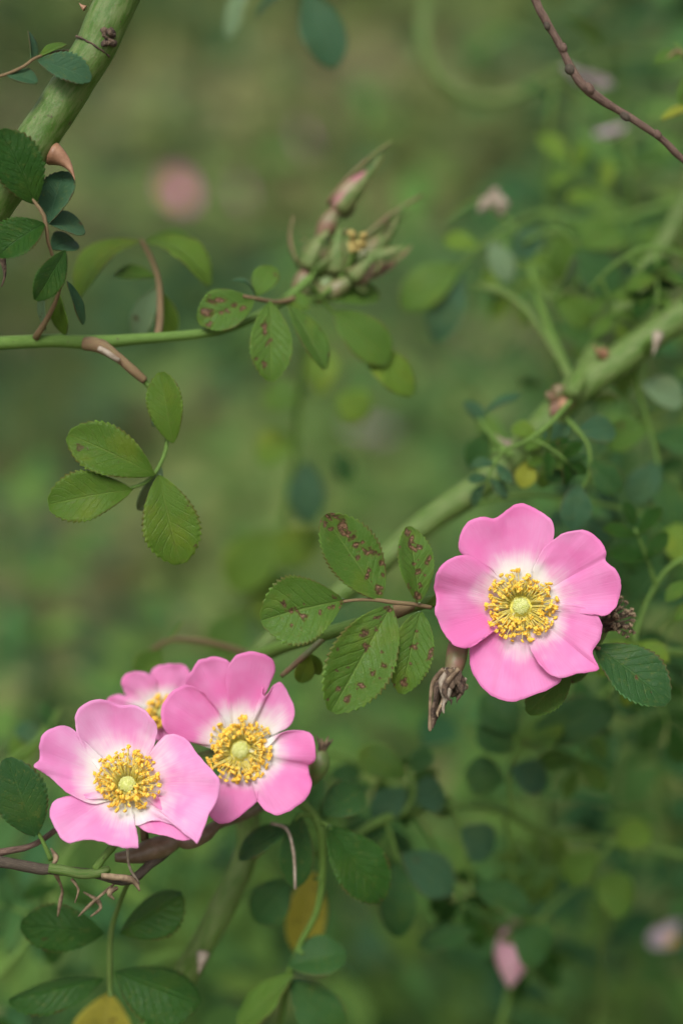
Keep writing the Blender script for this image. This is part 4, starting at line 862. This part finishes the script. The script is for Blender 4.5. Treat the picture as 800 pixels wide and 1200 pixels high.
# ------------------------------------------------------------------ buds
def bud(label, hb, ht, bt, r_hip, r_bud, sep, mats, stalk, z, zs=None, open_=.0):
    """hip from hb to ht, pointed bud on to bt, sepals sweeping to the points in sep."""
    t = thing('rose_bud', label, 'rose bud', P(*hb, z), 'closed rose buds'); z += 1.6; r_bud *= .95; r_hip *= .9; stalk = [(a, b, c + 1.0, d * .7) for a, b, c, d in stalk]
    def body(a, b, r, prof, mat, name):
        pa, pb = P(*a, z), P(*b, z); ax = (pb - pa); L = ax.length
        v, f, u = lump_geo((pa + pb) / 2, ax / L, L, r * SC(z), 14, 12, .05, rnd(0, 9), prof); part(name, t, v, f, [mat], u)
    body(hb, ht, r_hip, lambda q: .28 + .72 * math.sin(math.pi * (q * .82 + .08)), mats[0], 'hip')
    body(ht, bt, r_bud * .8, lambda q: (math.sin(math.pi * (q * .72 + .22)) if q < .4 else math.sin(math.pi * .508) * (1 - ((q - .4) / .6) ** 1.6)) + .04, mats[1], 'bud_petals')
    ax = (P(*bt, z) - P(*ht, z)).normalized(); s1 = ax.cross(FW).normalized()
    for i, tip in enumerate(sep):
        an = 2 * math.pi * i / len(sep); off = s1 * math.cos(an) - FW * math.sin(an)
        b = P(*ht, z) + off * (r_bud * .8 * SC(z)); tp_ = P(tip[0], tip[1], z) - FW * (math.sin(an) * 6 * SC(z))
        tp_ = tp_ + off * (3 * SC(z)); v, f, u = sepal_geo(b, tp_, r_bud * .66 * SC(z), off); part('sepal', t, v, f, [mats[2] if i % 3 else 'sepal_red'], u, thick=.0004)
    for i in range(3 * len(sep)):           # feathery side lobes of the sepals
        tip = sep[i % len(sep)]; f_ = rnd(.35, .85); b = P(*ht, z).lerp(P(tip[0], tip[1], z), f_); e = b + V(rnd(-1, 1), rnd(-.5, 1), rnd(-.6, .6)) * (rnd(7, 14) * SC(z))
        v, f, u = tube_geo([b, (b + e) / 2, e], [1.3 * SC(z), 1.5 * SC(z), .4 * SC(z)], 5); part('sepal_lobe', t, v, f, ['sepal' if i % 3 else 'sepal_red'], u)
    v, f, u = tube_geo(*path(stalk, 12), 8); part('flower_stalk', t, v, f, ['stem'], u)
    return t
bud('rose bud with reddish hip, topmost of the bud cluster, long pointed sepals', (374, 282), (394, 246), (430, 200), 12.5, 18, [(462, 168), (446, 182), (414, 238)], ('bud_red', 'bud_pink', 'sepal'), [(376, 280, 3.9, 4), (372, 300, 4, 4), (366, 325, 4, 4)], 3.8)
bud('green rose bud with reddish base and one tall upright sepal, lowest of the cluster', (350, 352), (361, 316), (384, 270), 15, 20, [(347, 255), (386, 272), (396, 284), (372, 285), (360, 292)], ('bud_red', 'hip_green', 'sepal'), [(352, 346, 3.9, 4), (350, 350, 3.8, 4), (346, 352, 3.7, 4)], 3.7)
bud('plump green rose bud in the middle of the bud cluster', (372, 350), (392, 322), (410, 275), 17, 24, [(412, 270), (398, 268), (425, 280), (385, 282)], ('hip_green', 'sepal', 'sepal'), [(370, 351, 4, 4), (362, 350, 3.9, 4), (350, 350, 3.7, 4)], 3.9)
bud('green rose bud with slender outstretched sepals and a yellow petal tip', (375, 352), (412, 318), (452, 275), 14, 22, [(497, 231), (478, 292), (470, 240), (480, 285), (462, 262)], ('hip_green', 'hip_green', 'sepal'), [(373, 352, 4.3, 4), (365, 351, 4, 4), (350, 350, 3.7, 4)], 4.3)
bud('low green rose bud on a red stalk edging out of the bud cluster', (368, 354), (412, 328), (440, 310), 12, 16, [(448, 318), (440, 300), (428, 335), (450, 306)], ('hip_green', 'dry', 'sepal'), [(367, 354, 3.6, 4), (360, 353, 3.6, 4), (350, 351, 3.6, 4)], 3.5)
t = thing('withered_bloom', 'tiny withered yellow bloom lodged between the buds', 'faded flower', P(420, 290, 5))
v, f, u = merge([lump_geo(P(420 + rnd(-10, 10), 284 + rnd(-9, 9), 4.7 + rnd(-.2, .2)), V(rnd(-1, 1), rnd(-1, 1), .3), rnd(12, 20) * PXM, rnd(3, 6) * PXM, 8, 6, .5, i) for i in range(9)])
part('crumpled_petals', t, v, f, ['ochre'], [(.3, .7) for _ in v], kind='stuff')
v, f, u = tube_geo(*path([(418, 292, 4.9, 4), (408, 312, 5.2, 3), (392, 335, 5, 3), (370, 350, 4.4, 3)], 10), 8); part('flower_stalk', t, v, f, ['stem'], u)
bud('blurred pink rose bud hanging below the dark leafy branch', (604, 1072), (602, 1090), (597, 1158), 8, 27, [(582, 1108), (614, 1104), (596, 1110)], ('hip_green', 'bud_pale', 'sepal'), [(604, 1074, 9, 4), (600, 1020, 9, 4), (590, 952, 7.8, 4)], 9)

# ------------------------------------------------------------------ far blooms: real flowers a step behind
def far_bloom(label, px, py, z, diam_px, nrm, mat, zg=None):
    c = P(px, py, z); t = thing('distant_rose_flower', label, 'flower', c, 'blurred rose flowers far behind')
    R_ = diam_px * .5 * SC(z); nn = V(*nrm); a1 = (RT - nn * RT.dot(nn)).normalized(); a2 = nn.cross(a1)
    for p_ in range(5):
        vs, us, fs = [], [], []
        for i in range(7):
            s = i / 6
            for j in range(9):
                q = (j / 8 - .5) * 1.35 * (1 - .15 * (2 * s - 1) ** 2); th = p_ * 2 * math.pi / 5 + q
                rr = R_ * s * (1 - .12 * abs(j - 4) / 4 * s - (.07 if j == 4 else 0) * s)
                vs.append(c + (a1 * math.cos(th) + a2 * math.sin(th)) * rr + nn * (R_ * (.35 * s * s) + .002 * p_ * s * R_ * 20)); us.append((s, j / 8))
        for i in range(6):
            for j in range(8): a = i * 9 + j; fs.append((a, a + 9, a + 10, a + 1))
        part('petal', t, vs, fs, [mat], us, thick=.0003)
    v, f, u = lump_geo(c + nn * (R_ * .12), nn, R_ * .2, R_ * .34, 12, 6, .3); part('stamens', t, v, f, ['anther'], u, kind='stuff')
    base = Vector((c.x + .03, c.y + .06, gz(c.x, c.y) - .02)); e = c - nn * .004
    pts = [Vector(q) for q in crom([tuple(e), tuple(e - nn * .03 - Vector((0, 0, .02))), tuple(e.lerp(base, .5) + Vector((.03, .05, 0))), tuple(base)], 16)]
    v, f, u = tube_geo(pts, [.0007 + .001 * i / 15 for i in range(16)], 6); part('flower_stalk', t, v, f, ['stem'], u)
far_bloom('blurred dusky pink rose bloom standing alone beyond the stout smooth cane', 204, 226, 110, 46, (.6, .3, .7), 'petal')
far_bloom('faint mauve blurred bloom close beside the lone dusky pink one', 278, 228, 120, 34, (.9, .3, .2), 'petal_pale')
far_bloom('faint mauve blurred bloom above the topmost bud', 352, 166, 125, 34, (.9, .4, .2), 'petal_pale')
far_bloom('large whitish blurred bloom just behind the bare brown twig', 684, 100, 17, 66, (.3, .9, .3), 'petal_white')
far_bloom('small whitish blurred bloom under the large whitish one by the twig', 716, 160, 17, 40, (-.3, .9, .3), 'petal_white')
far_bloom('pale blurred bloom low at the far end of the dark leafy branch', 790, 1105, 20, 60, (-.4, .9, .2), 'petal_white')
far_bloom('greyish mauve blurred bloom beyond the hanging yellow-green sprig', 432, 512, 95, 60, (.1, .97, .15), 'petal_white')
